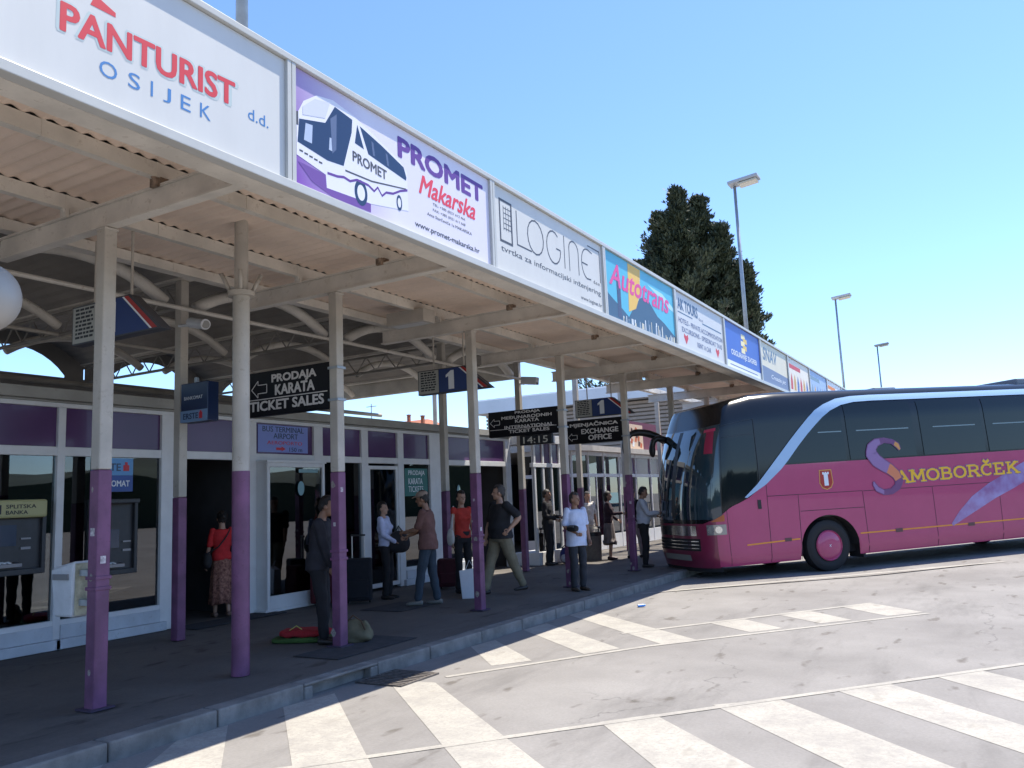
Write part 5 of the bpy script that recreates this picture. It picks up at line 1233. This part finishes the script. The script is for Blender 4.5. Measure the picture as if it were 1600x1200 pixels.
def person(label, x, y, face, h, top, bottom, z=.142, skin=SKIN, hair=HAIRD, hairstyle='short', build=1.0, hands=((-.24, .05, .80), (.24, .05, .80)), feet=((-.10, 0, 0), (.10, .0, 0)),
           lean=0, side=0, head_turn=0, nod=0, sleeves='short', skirt=None, shoes=(40, 36, 34), female=False, cap=None, belly=0, curl=(.6, .6), long_top=0, hips=None):
    """face: bearing the chest points to, degrees from +Y towards +X. local axes x=right, y=front, z=up, sizes for a 1.75 m figure"""
    s = h/1.75; a = R(face)
    M = Matrix.Translation((x, y, z)) @ Matrix.Rotation(-a, 4, 'Z') @ Matrix.Scale(s, 4)
    t = thing('person', label, 'person', M=M, group=None)
    V = Vector; w = build*(.92 if female else 1)
    hz = .962; hip = V((side*.3, 0, hz)); chest = V((side, lean*.7, 1.27)); neck = V((side*1.15, lean, 1.47)); head = neck+V((0, lean*.35+.015+nod*.03, .155))
    shw = .178*w if not female else .165*w
    sh = [chest+V((sg*shw, lean*.25, .155)) for sg in (-1, 1)]
    body = MB()
    # head: skull, jaw, nose, ears, lips, brow
    Hm = Matrix.Rotation(-R(head_turn), 3, 'Z') @ Matrix.Rotation(-R(nod*12), 3, 'X')
    def hp(px, py, pz): return head+Hm @ V((px, py, pz))
    body.ellipsoid(hp(0, -.012, .02), .074, .094, .105, 20, 14, Hm); body.ellipsoid(hp(0, .018, -.045), .056, .066, .072, 16, 10, Hm); body.ellipsoid(hp(0, .06, -.088), .028, .024, .02, 12, 8, Hm)
    body.ellipsoid(hp(0, .086, -.012), .012, .018, .026, 10, 8, Hm); body.ellipsoid(hp(0, .098, -.026), .016, .014, .011, 10, 8, Hm); body.ellipsoid(hp(0, .076, -.058), .024, .012, .010, 10, 8, Hm)
    body.ellipsoid(hp(0, .072, .024), .05, .014, .012, 12, 8, Hm)
    for sg in (-1, 1): body.ellipsoid(hp(sg*.076, -.01, -.012), .010, .020, .031, 10, 8, Hm)
    path_tube(body, [neck+V((0, -.01, -.05)), neck+V((0, -.005, .03)), hp(0, -.01, -.05)], [.062, .052, .052])
    # torso core
    def ring(c, rx, ry, n=20, e=2.4):
        out = []
        for k in range(n):
            th = 2*math.pi*k/n; co, si = math.cos(th), math.sin(th)
            out.append(c+V((rx*math.copysign(abs(co)**(2/e), co), ry*math.copysign(abs(si)**(2/e), si), 0)))
        return out
    def torso(g):
        f = 1 if female else 0
        L_ = [(hip+V((0, -.005, -.10)), .13*w+g, .10*w+g), (hip+V((0, -.01, 0)), (.165+.012*f)*w+g, .118*w+g), (hip.lerp(chest, .33)+V((0, .0+belly*.5, 0)), (.148-.012*f)*w+g+belly*.25, .105*w+g+belly*.8),
              (hip.lerp(chest, .62)+V((0, .0+belly*.3, 0)), (.150-.014*f)*w+g, .105*w+g+belly*.4), (chest+V((0, .012*f, 0)), .168*w+g, (.112+.014*f)*w+g), (chest+V((0, 0, .10)), .172*w+g, .10*w+g), (chest+V((0, 0, .165)), .13*w+g, .075*w+g), (neck+V((0, 0, -.02)), .062+g*.5, .06+g*.5)]
        return [ring(c, rx, ry) for c, rx, ry in L_]
    body.rings(torso(-.012))
    if female:
        for sg in (-1, 1): body.ellipsoid(chest+V((sg*.075, .085, .01)), .058, .05, .055, 12, 8)
    arms = []
    for i, sg in enumerate((-1, 1)):
        hd = V(hands[i]); el, wr = ik(sh[i], hd, .285, .255, (sg*.45, -.9, -.25)); arms.append((sh[i], el, wr))
        path_tube(body, [sh[i], sh[i].lerp(el, .5), el, el.lerp(wr, .35), wr], [.050*w, .044*w, .036*w, .037*w, .026])
        fw = (wr-el).normalized()
        # palm and fingers: unequal, bent towards the palm side
        inn = V((-sg, .15, 0)); inn = (inn-fw*inn.dot(fw)).normalized(); ac = fw.cross(inn)
        pe = wr+fw*.085; body.tube([wr, wr+fw*.04, pe], [(.024, .018), (.040, .016), (.040, .013)] if True else .03, 12)
        body.ellipsoid(wr+fw*.05, .034, .034, .034, 10, 8, Matrix.Identity(3)) if False else None
        cu = curl[i]
        for q, (off, ln) in enumerate(((-.030, .066), (-.010, .076), (.010, .072), (.029, .056))):
            b0 = pe+ac*off*(1 if sg > 0 else 1)-fw*.01; d1 = (fw*math.cos(cu*.6)+inn*math.sin(cu*.6)); d2 = (fw*math.cos(cu*1.5)+inn*math.sin(cu*1.5)); d3 = (fw*math.cos(cu*2.3)+inn*math.sin(cu*2.3))
            p1 = b0+d1*ln*.45; p2 = p1+d2*ln*.32; p3 = p2+d3*ln*.25; body.tube([b0, p1, p2, p3], [.0095, .009, .0085, .0075], 8)
        tb = wr+fw*.025+ac*-.03; body.tube([tb, tb+fw*.03-ac*.018+inn*.012, tb+fw*.055-ac*.012+inn*.024], [.012, .0105, .009], 8)
    legs = []
    for i, sg in enumerate((-1, 1)):
        hj = hip+V((sg*.088*w, 0, -.03)); an = V((feet[i][0], feet[i][1], .085+feet[i][2])); kn, an = ik(hj, an, .42, .43, (sg*.08, 1, 0)); legs.append((hj, kn, an))
        path_tube(body, [hj, hj.lerp(kn, .5), kn, kn.lerp(an, .35), an], [.082*w, .068*w, .050*w, .050*w, .034])
        body.tube([an+V((0, -.045, -.045)), an+V((sg*.006, .05, -.05)), an+V((sg*.012, .14, -.062))], [(.034, .03), (.038, .026), (.034, .016)], 10)
    me = remesh(body, .0085, 'body', 2); me.materials.append(skin); link('body', me, t, True)
    # eyes
    mb = MB()
    for sg in (-1, 1):
        e = MB(); e.ellipsoid(hp(sg*.029, .0745, .006), .011, .006, .006, 10, 8, Hm); e.build('eye', mat('eye_dark', (.02, .015, .012), .3), t, local=True, smooth=True)
    # hair
    hb = MB()
    if hairstyle != 'none':
        hb.ellipsoid(hp(0, -.016, .034), .083, .101, .106, 22, 16, Hm)
        hb.ellipsoid(hp(0, -.05, -.005), .074, .062, .085, 18, 12, Hm)
        if hairstyle in ('long', 'bob'):
            hb.ellipsoid(hp(0, -.052, -.06), .078, .058, .10, 18, 12, Hm)
            if hairstyle == 'long': hb.ellipsoid(hp(0, -.07, -.15), .065, .04, .12, 16, 12, Hm)
        if hairstyle == 'bun': hb.ellipsoid(hp(0, -.12, .03), .042, .042, .042, 14, 10, Hm)
        hm = remesh(hb, .009, 'hair', 1)
        # clear the face: pull hair vertices behind the hairline
        inv_ = Hm.inverted()
        bmh = bmesh.new(); bmh.from_mesh(hm); kill = []
        for v in bmh.verts:
            l = inv_ @ (v.co-head); wob = .006*math.sin(l.x*160)+.004*math.sin(l.z*210+l.x*90)
            if (l.y > .015+wob and l.z < .064+wob+.25*max(0, .07-l.y)) or (hairstyle == 'short' and l.z < -.035+wob and l.y > -.045) or (hairstyle != 'long' and l.z < -.075+wob and hairstyle != 'bob'): kill.append(v)
        bmesh.ops.delete(bmh, geom=kill, context='VERTS')
        for v in bmh.verts:
            l = inv_ @ (v.co-head); v.co += (v.co-head).normalized()*(.0035*math.sin(l.x*130+l.z*60)+.002*math.sin(l.y*190+l.z*110))
        bmh.to_mesh(hm); bmh.free()
        hm.materials.append(hair); link('hair', hm, t, True)
    if cap:
        cb = MB(); cb.ellipsoid(hp(0, -.012, .065), .086, .102, .07, 20, 12, Hm); cb.tube([hp(0, .05, .06), hp(0, .12, .052), hp(0, .155, .042)], [(.07, .012), (.065, .009), (.04, .006)], 12)
        cm = remesh(cb, .009, 'cap', 1); cm.materials.append(cap); link('cap', cm, t, True)
    # top
    tp = MB(); tp.rings(torso(.010)[1:] if not long_top else torso(.014)); 
    if long_top: tp.rings([ring(hip+V((0, 0, -.03-long_top)), .192*w, .145*w), ring(hip+V((0, 0, .0)), .186*w, .140*w), ring(hip+V((0, belly*.3, .12)), .168*w+belly*.3, .118*w+belly*.7)])
    else: tp.rings([ring(hip+V((0, 0, -.03)), .172*w, .125*w), ring(hip+V((0, belly*.3, .10)), .168*w+belly*.3, .118*w+belly*.7)])
    if female:
        for sg in (-1, 1): tp.ellipsoid(chest+V((sg*.075, .088, .01)), .066, .058, .062, 12, 8)
    for (S0, el, wr) in arms:
        if sleeves == 'short': path_tube(tp, [S0+V((0, 0, .004)), S0.lerp(el, .5), S0.lerp(el, .82)], [.056*w, .055*w, .058*w])
        elif sleeves == 'long': path_tube(tp, [S0+V((0, 0, .004)), S0.lerp(el, .5), el, el.lerp(wr, .5), el.lerp(wr, .93)], [.064*w, .058*w, .052*w, .047*w, .042])
        else: path_tube(tp, [S0+V((0, 0, .002)), S0.lerp(el, .22)], [.056*w, .052*w])
    tm = remesh(tp, .011, 'top', 2); random.seed(int(x*100+y*10))
    ph = random.random()*6
    for v, nn in zip(tm.vertices, [v.normal.copy() for v in tm.vertices]):      # folds
        c = v.co; v.co = c+nn*(.0045*math.sin(c.z*38+math.sin(c.x*17+ph)*2.2+c.y*9)*(1 if c.z < 1.3 else .5))
    tm.materials.append(top); link('shirt' if sleeves != 'long' else 'long_sleeved_top', tm, t, True)
    # bottom
    if skirt:
        sb = MB(); zs = [1.0, .9, .75, .55, .38, skirt]
        n = 40; R_ = []
        for i, zz in enumerate(zs):
            f = i/(len(zs)-1); rr = []
            for k in range(n):
                th = 2*math.pi*k/n; wv = 1+.10*f*math.sin(th*9+ph)
                rr.append(V((side*.3*(1-f), 0, zz))+V(((.160+.055*f)*w*wv*math.cos(th), (.12+.075*f)*w*wv*math.sin(th), .012*f*math.sin(th*3))))
            R_.append(rr)
        sb.rings(R_[::-1]); sb.build('skirt', bottom, t, local=True, smooth=True)
    else:
        bb = MB(); bb.rings([ring(hip+V((0, -.003, -.11)), .155*w, .118*w), ring(hip, .172*w, .124*w), ring(hip+V((0, 0, .09)), .160*w+belly*.2, .114*w+belly*.5)])
        for (hj, kn, an) in legs: path_tube(bb, [hj+V((0, 0, .02)), hj.lerp(kn, .45), kn, kn.lerp(an, .45), kn.lerp(an, .95)], [.098*w, .084*w, .070*w, .064*w, .060])
        bm_ = remesh(bb, .011, 'trousers', 2)
        for v, nn in zip(bm_.vertices, [v.normal.copy() for v in bm_.vertices]):
            c = v.co; v.co = c+nn*(.004*math.sin(c.z*30+math.sin(c.x*14+ph)*2+c.y*11))
        bm_.materials.append(bottom); link('trousers', bm_, t, True)
    sm = mat('shoe_%d_%d_%d' % shoes, lin(tuple(v/255 for v in shoes)), .5)
    for i, (hj, kn, an) in enumerate(legs):
        sg = -1 if i == 0 else 1; sb = MB(); fz = an.z-.085
        q = V((an.x, an.y, fz)); sb.tube([q+V((0, -.075, .04)), q+V((0, -.05, .042)), q+V((sg*.006, .05, .036)), q+V((sg*.012, .13, .028)), q+V((sg*.014, .18, .024))], [(.030, .032), (.042, .042), (.046, .036), (.044, .028), (.022, .018)], 12)
        shm = remesh(sb, .009, 'shoe', 1); shm.materials.append(sm)
        for v in shm.vertices: v.co.z = max(v.co.z, fz+.001)
        link('shoe', shm, t, True)
    t['_s'] = 0; del t['_s']
    return t, M, dict(hands=[M @ a_[2] for a_ in arms], sh=[M @ q for q in sh], hip=M @ hip, chest=M @ chest)
def strap(name, label, cat, pts, r, m, bag=None):
    pass
def bag_mesh(mb, c, rx, ry, rz, n=22, m=14, e=2.8, rot=0, squash=0):
    c = Vector(c); rings = []
    for i in range(1, m):
        ph = -math.pi/2+math.pi*i/m; cz = math.copysign(abs(math.sin(ph))**(2/e), math.sin(ph)); cr = abs(math.cos(ph))**(2/e)
        rr = []
        for k in range(n):
            th = 2*math.pi*k/n; co, si = math.cos(th), math.sin(th); X = rx*cr*math.copysign(abs(co)**(2/e), co); Y = ry*cr*math.copysign(abs(si)**(2/e), si)
            X *= 1-squash*max(0, cz)*.5; Y *= 1-squash*max(0, cz)
            rr.append(c+Vector((X*math.cos(rot)-Y*math.sin(rot), X*math.sin(rot)+Y*math.cos(rot), rz*cz)))
        rings.append(rr)
    mb.rings(rings); return mb
def people():
    blk = cloth('cloth_black', (30, 29, 33)); 
    # woman in red going in at the open door
    t, M, J = person('woman seen from behind in red top and long patterned skirt entering the dark doorway', -10.55, 9.12, -62, 1.62, cloth('cloth_red', (196, 40, 44)), mat('skirt_pattern', lin((.66, .47, .40)), .85, col2=lin((.36, .20, .18)), scale=26, bump=.2),
                     hairstyle='bun', female=True, skirt=.22, sleeves='short', feet=((-.09, .06, 0), (.09, -.10, .02)), hands=((-.27, .02, .80), (.26, .06, .84)), shoes=(120, 90, 75))
    b = thing('shoulder_bag', 'black crossbody bag on the hip of the woman in the red top', 'bag', tuple(J['hip']))
    f = Vector((math.sin(R(-62)), math.cos(R(-62)), 0)); r = Vector((f.y, -f.x, 0)); c = J['hip']-r*.24-f*.05+Vector((0, 0, -.02))
    mb = MB(); bag_mesh(mb, c, .15, .07, .12, rot=-R(-62)+1.57); mb.build('bag_body', BLACKM, b, smooth=True)
    S1 = J['sh'][1]+Vector((0, 0, .05)); mb = MB(); mb.tube([c+Vector((0, 0, .1)), J['chest']-f*.135-r*.08+Vector((0, 0, -.1)), J['chest']-f*.13+r*.04+Vector((0, 0, .05)), S1, J['chest']+f*.12+r*.02, c+f*.12+Vector((0, 0, .1))], .011, 6); mb.build('strap', BLACKM, b)
    # man in dark jacket behind the second square column
    person('man in dark jacket and black trousers behind the second square column, bags around him', -7.17, 7.66, 60, 1.74, cloth('cloth_charcoal', (38, 37, 44)), blk, lean=.05, nod=1.2, sleeves='long', hands=((-.12, .20, .86), (.15, .20, .86)), build=1.08, hair=HAIRD, skin=SKIN2, long_top=.06, feet=((-.11, .02, 0), (.11, .08, 0)))
    # woman in pale top with dark bag
    t, M, J = person('dark haired woman in pale lilac top leaning back with folded arms near a window', -9.26, 11.57, 72, 1.66, cloth('cloth_lilac', (190, 195, 222)), blk, hairstyle='bob', female=True, sleeves='long', lean=-.05, hands=((-.02, .24, 1.08), (.10, .22, 1.02)), curl=(.9, .9), build=1.05)
    f = Vector((math.sin(R(72)), math.cos(R(72)), 0)); b = thing('handbag', 'large dark slouchy bag on the arm of the woman in the pale lilac top', 'bag', tuple(J['hip']))
    c = J['hip']+f*.23+Vector((0, 0, .05)); mb = MB(); bag_mesh(mb, c, .11, .20, .19, rot=-R(72), squash=.3); mb.build('bag_body', cloth('bag_dark', (42, 40, 44)), b, smooth=True)
    mb = MB(); mb.tube([c+Vector((0, 0, .16))-f*.06, c+Vector((0, 0, .27)), c+Vector((0, 0, .16))+f*.08], .012, 6); mb.build('strap', BLACKM, b)
    # man with cap
    person('man in beige cap, brown shirt and jeans facing left with hands held forward', -7.94, 10.98, -112, 1.80, cloth('cloth_brown', (112, 78, 72)), cloth('denim', (52, 64, 76)), skin=SKIN2, sleeves='short', cap=cloth('cap_beige', (150, 130, 115)), hands=((-.05, .36, 1.12), (.07, .33, 1.06)), nod=.8, lean=.03, feet=((-.10, .16, 0), (.12, -.10, 0)), shoes=(120, 118, 112), long_top=.08, build=1.05, curl=(.9, .5))
    # woman in orange red, behind the third column
    t, M, J = person('dark haired woman in orange red top and black trousers half behind the third square column', -8.36, 12.60, 118, 1.80, cloth('cloth_orange_red', (178, 52, 42)), blk, hairstyle='long', female=True, sleeves='none', hands=((-.22, .10, .86), (.24, .08, .84)))
    f = Vector((math.sin(R(118)), math.cos(R(118)), 0)); r = Vector((f.y, -f.x, 0)); c = J['hip']+r*.26+f*.06+Vector((0, 0, .0))
    b = thing('white_handbag', 'small white shoulder bag on the woman in the orange red top', 'bag', tuple(c)); mb = MB(); bag_mesh(mb, c, .07, .05, .15, squash=.4); mb.build('bag_body', cloth('bag_white', (190, 188, 184)), b, smooth=True)
    mb = MB(); mb.tube([c+Vector((0, 0, .13)), J['sh'][1]+Vector((0, 0, .055)), c+f*.05+Vector((0, 0, .13))], .013, 6); mb.build('strap', cloth('bag_white', (190, 188, 184)), b)
    # man in black shirt and khaki trousers, mid stride
    person('big man in black shirt and khaki trousers striding to the left', -7.38, 12.31, -150, 1.86, cloth('cloth_black_shirt', (34, 34, 38)), cloth('khaki', (120, 112, 92)), sleeves='short', hands=((-.33, .02, 1.05), (.24, .16, .86)), feet=((-.08, -.34, .05), (.10, .26, 0)), head_turn=25, hair=HAIRG, build=1.22, belly=.04, long_top=.03)
    # man in white shirt looking out over the road
    t, M, J = person('grey haired man in loose white shirt near the kerb, pouch under one arm', -6.39, 13.21, 118, 1.68, cloth('cloth_white', (196, 204, 226), var=.08), cloth('trousers_charcoal', (46, 48, 54)), sleeves='short', hair=HAIRG, hands=((-.20, .14, .84), (.16, .20, 1.04)), belly=.05, build=1.04, head_turn=-18, long_top=.14, shoes=(70, 60, 52), skin=SKIN2)
    c = J['hands'][1]; b = thing('black_pouch', 'black pouch held under the arm of the man in the loose white shirt', 'pouch', tuple(c)); f = Vector((math.sin(R(118)), math.cos(R(118)), 0)); r = Vector((f.y, -f.x, 0))
    mb = MB(); bag_mesh(mb, c+r*.04-f*.02+Vector((0, 0, .07)), .06, .14, .055, rot=-R(118)); mb.build('pouch_body', BLACKM, b, smooth=True); mb = MB(); mb.tube([c+r*.1+f*.1+Vector((0, 0, .10)), c+r*.1-f*.1+Vector((0, 0, .10))], .005, 6); mb.build('zip', GALV, b)
    # driver
    t, M, J = person('coach driver in white shirt and dark tie beside the coach front', -6.85, 17.60, 72, 1.75, cloth('shirt_pale', (176, 180, 190), var=.08), blk, sleeves='long', hands=((-.12, .30, 1.10), (.12, .36, 1.18)), skin=SKIN2, build=1.12, nod=1.0, belly=.04)
    mb = MB(); f = Vector((math.sin(R(72)), math.cos(R(72)), 0)); r = Vector((f.y, -f.x, 0)); p = J['chest']+f*.155
    mb.obox(p-r*.03+Vector((0, 0, -.27)), r*.06, f*.012, (0, 0, .42)); mb.build('tie', BLACKM, t)
    # far group by the door
    person('slim man in black suit standing before the dark doorway', -9.45, 18.0, 80, 1.80, blk, blk, sleeves='long', hands=((-.1, .26, 1.10), (.14, .24, 1.06)), skin=SKIN2)
    person('man in white clothes standing in sunlight behind the man with the pouch', -9.35, 20.1, 120, 1.72, cloth('cloth_bright_white', (215, 212, 205)), cloth('cloth_stone', (190, 185, 175)), sleeves='short', hair=HAIRD)
    person('woman in dark top and knee length grey skirt beside the fifth square column', -8.55, 19.6, 70, 1.70, cloth('cloth_plum', (48, 30, 42)), cloth('cloth_grey_skirt', (120, 112, 112)), female=True, hairstyle='bob', skirt=.48, sleeves='long', hands=((-.2, .22, 1.0), (.12, .36, 1.18)), shoes=(60, 30, 35))
    person('dark haired person in black top and pale grey trousers partly behind the driver', -8.0, 19.9, 20, 1.74, blk, cloth('cloth_pale_grey', (150, 146, 150)), hairstyle='long', female=True, sleeves='long', feet=((-.1, -.1, 0), (.1, .15, 0)))
people()
# ---------------------------------------------------------------- luggage and bin
def suitcase(x, y, w_, d, h, m, label, handle=True, rot=0):
    t = thing('suitcase', label, 'suitcase', (x, y, .142), rot=(0, 0, rot), group=None)
    mb = MB(); mb.box(-w_/2, w_/2, -d/2, d/2, .05, h); mb.build('case', m, t, local=True, bevel=.035)
    mb = MB(); mb.box(-w_/2+.05, w_/2-.05, -d/2-.03, -d/2+.01, .1, h*.55); mb.build('front_pocket', m, t, local=True, bevel=.02)
    for sx in (-1, 1):
        q = MB(); q.tube([(sx*(w_/2-.05)-.015, d/2-.03, .035), (sx*(w_/2-.05)+.015, d/2-.03, .035)], .035, 14); q.build('wheel', BLACK, t, local=True)
    if handle:
        mb = MB(); c = w_*.22
        mb.tube([(-c, d/2-.03, h-.02), (-c, d/2-.03, h+.36)], .010, 8); mb.tube([(c, d/2-.03, h-.02), (c, d/2-.03, h+.36)], .010, 8); mb.build('telescopic_handle', mat('handle_silver', (.6, .6, .6), .3, .8), t, local=True)
        mb = MB(); mb.box(-c-.02, c+.02, d/2-.05, d/2-.01, h+.36, h+.39); mb.build('grip', BLACK, t, local=True, bevel=.008)
def luggage():
    suitcase(-9.35, 10.92, .46, .28, .74, cloth('case_navy', (26, 28, 36)), 'tall dark navy suitcase with raised silver handle beside the woman in lilac', rot=R(35))
    suitcase(-9.75, 10.55, .42, .26, .66, cloth('case_maroon', (80, 24, 34)), 'dark maroon suitcase standing behind the tall navy suitcase', handle=False, rot=R(20))
    suitcase(-9.0, 13.1, .44, .30, .56, cloth('case_wine', (66, 20, 30)), 'low wine red suitcase between the man in the cap and the third column', handle=False, rot=R(30))
    t = thing('carrier_bag', 'white paper carrier bag standing beside the third square column', 'bag', (-7.75, 11.75, .15))
    m = mat('paper_white', (.62, .63, .66), .6, var=.06, scale=6, bump=.3, bscale=12); c = Vector((-7.78, 11.95, .142)); a = Vector((.868, .496, 0)); b = Vector((-.496, .868, 0))
    mb = MB(); lo = [c+a*x+b*y for x, y in ((-.15, -.08), (.15, -.08), (.15, .08), (-.15, .08))]; hi = [c+a*x+b*y+Vector((0, 0, z)) for x, y, z in ((-.19, -.07, .46), (.17, -.06, .50), (.17, .05, .50), (-.19, .06, .45))]
    mb.rings([lo, [l.lerp(h_, .5)+b*.0 for l, h_ in zip(lo, hi)], hi]); mb.build('bag_body', m, t, bevel=.006)
    mb = MB(); mb.tube([hi[0].lerp(hi[1], .3), c+a*-.02+Vector((0, 0, .62)), hi[0].lerp(hi[1], .7)], .006, 6); mb.build('handle', m, t)
    t = thing('flat_parcel', 'flat red and green wrapped parcel lying on the pavement beside the man in dark jacket', 'parcel', (-7.5, 7.5, .15))
    o = Vector((-7.72, 7.42, .142)); a = Vector((.62, .30, 0)); b = Vector((-.2, .36, 0)); c = o+a*.5+b*.5
    def crumple(mb, k): mb.v = [(x+.008*math.sin(y*31+k), y+.008*math.sin(x*27+k), z+.007*math.sin(x*34+y*21+k)*(z > .17)) for x, y, z in mb.v]
    mb = MB(); bag_mesh(mb, c+Vector((0, 0, .032)), .36, .21, .030, n=48, m=12, e=5, rot=.45); crumple(mb, 1); mb.build('green_layer', cloth('parcel_green', (62, 92, 40)), t, smooth=True)
    mb = MB(); bag_mesh(mb, c+Vector((.02, .02, .105)), .31, .18, .044, n=48, m=16, e=4, rot=.47); crumple(mb, 3); mb.build('red_layer', cloth('parcel_red', (158, 30, 38)), t, smooth=True)
    mb = MB(); mb.tube([o+Vector((.1, .2, .14)), o+Vector((.16, .26, .19)), o+Vector((.24, .28, .14))], .006, 6); mb.build('cord', mat('cord_yellow', (.5, .45, .1), .6), t)
    t = thing('beige_bag', 'soft beige bag slumped at the foot of the second square column', 'bag', (-6.7, 7.9, .15))
    mb = MB(); bag_mesh(mb, (-6.78, 7.82, .275), .23, .10, .135, n=40, m=26, rot=.52, e=3.4, squash=.62)
    mb.v = [(x+.014*math.sin(z*41+x*23), y+.014*math.sin(z*33+x*31+2), z+.010*math.sin(x*37+y*29)) for x, y, z in mb.v]
    mb.build('bag_body', cloth('bag_beige', (104, 98, 76)), t, smooth=True)
    mb = MB(); mb.tube([(-6.93, 7.74, .395), (-6.80, 7.81, .412), (-6.66, 7.89, .395)], .006, 6); mb.build('zip', BLACKM, t)
    mb = MB(); mb.tube([(-6.80, 7.72, .30), (-6.79, 7.73, .40), (-6.74, 7.77, .47), (-6.66, 7.82, .40), (-6.60, 7.82, .30)], .010, 6); mb.build('handle', cloth('bag_tan', (80, 60, 42)), t)
    t = thing('backpack', 'blue and white backpack on the sunlit pavement beyond the man in the white shirt', 'bag', (-9.2, 18.4, .15))
    mb = MB(); bag_mesh(mb, (-9.2, 18.45, .34), .17, .13, .20, squash=.2); mb.build('bag_body', cloth('bag_blue', (38, 48, 110)), t, smooth=True)
    mb = MB(); bag_mesh(mb, (-9.17, 18.33, .28), .12, .06, .10); mb.build('front_pocket', cloth('bag_pocket', (185, 190, 205)), t, smooth=True)
    mb = MB(); mb.tube([(-9.3, 18.4, .52), (-9.2, 18.38, .60), (-9.12, 18.4, .52)], .012, 6); mb.build('handle', BLACKM, t)
    t = thing('ash_bin', 'dark round litter bin with ash tray top behind the man in the white shirt', 'litter bin', (-8.88, 19.3, .15), group='litter bins')
    mb = MB(); mb.tube([(-8.88, 19.3, .142), (-8.88, 19.3, .75)], [.20, .22], 24); mb.build('body', mat('bin_stone', (.13, .12, .11), .8, var=.2, scale=20), t, smooth=True, angle=40)
    mb = MB(); mb.tube([(-8.88, 19.3, .751), (-8.88, 19.3, .84)], .225, 24); mb.tube([(-8.88, 19.3, .93), (-8.88, 19.3, .98)], [.24, .2], 24); mb.tube([(-8.7, 19.3, .84), (-8.7, 19.3, .94)], .015, 6); mb.tube([(-9.06, 19.3, .84), (-9.06, 19.3, .94)], .015, 6); mb.build('ash_tray_top', BLACK, t, smooth=True, angle=40)
luggage()

bpy.data.scenes.remove(WORK)
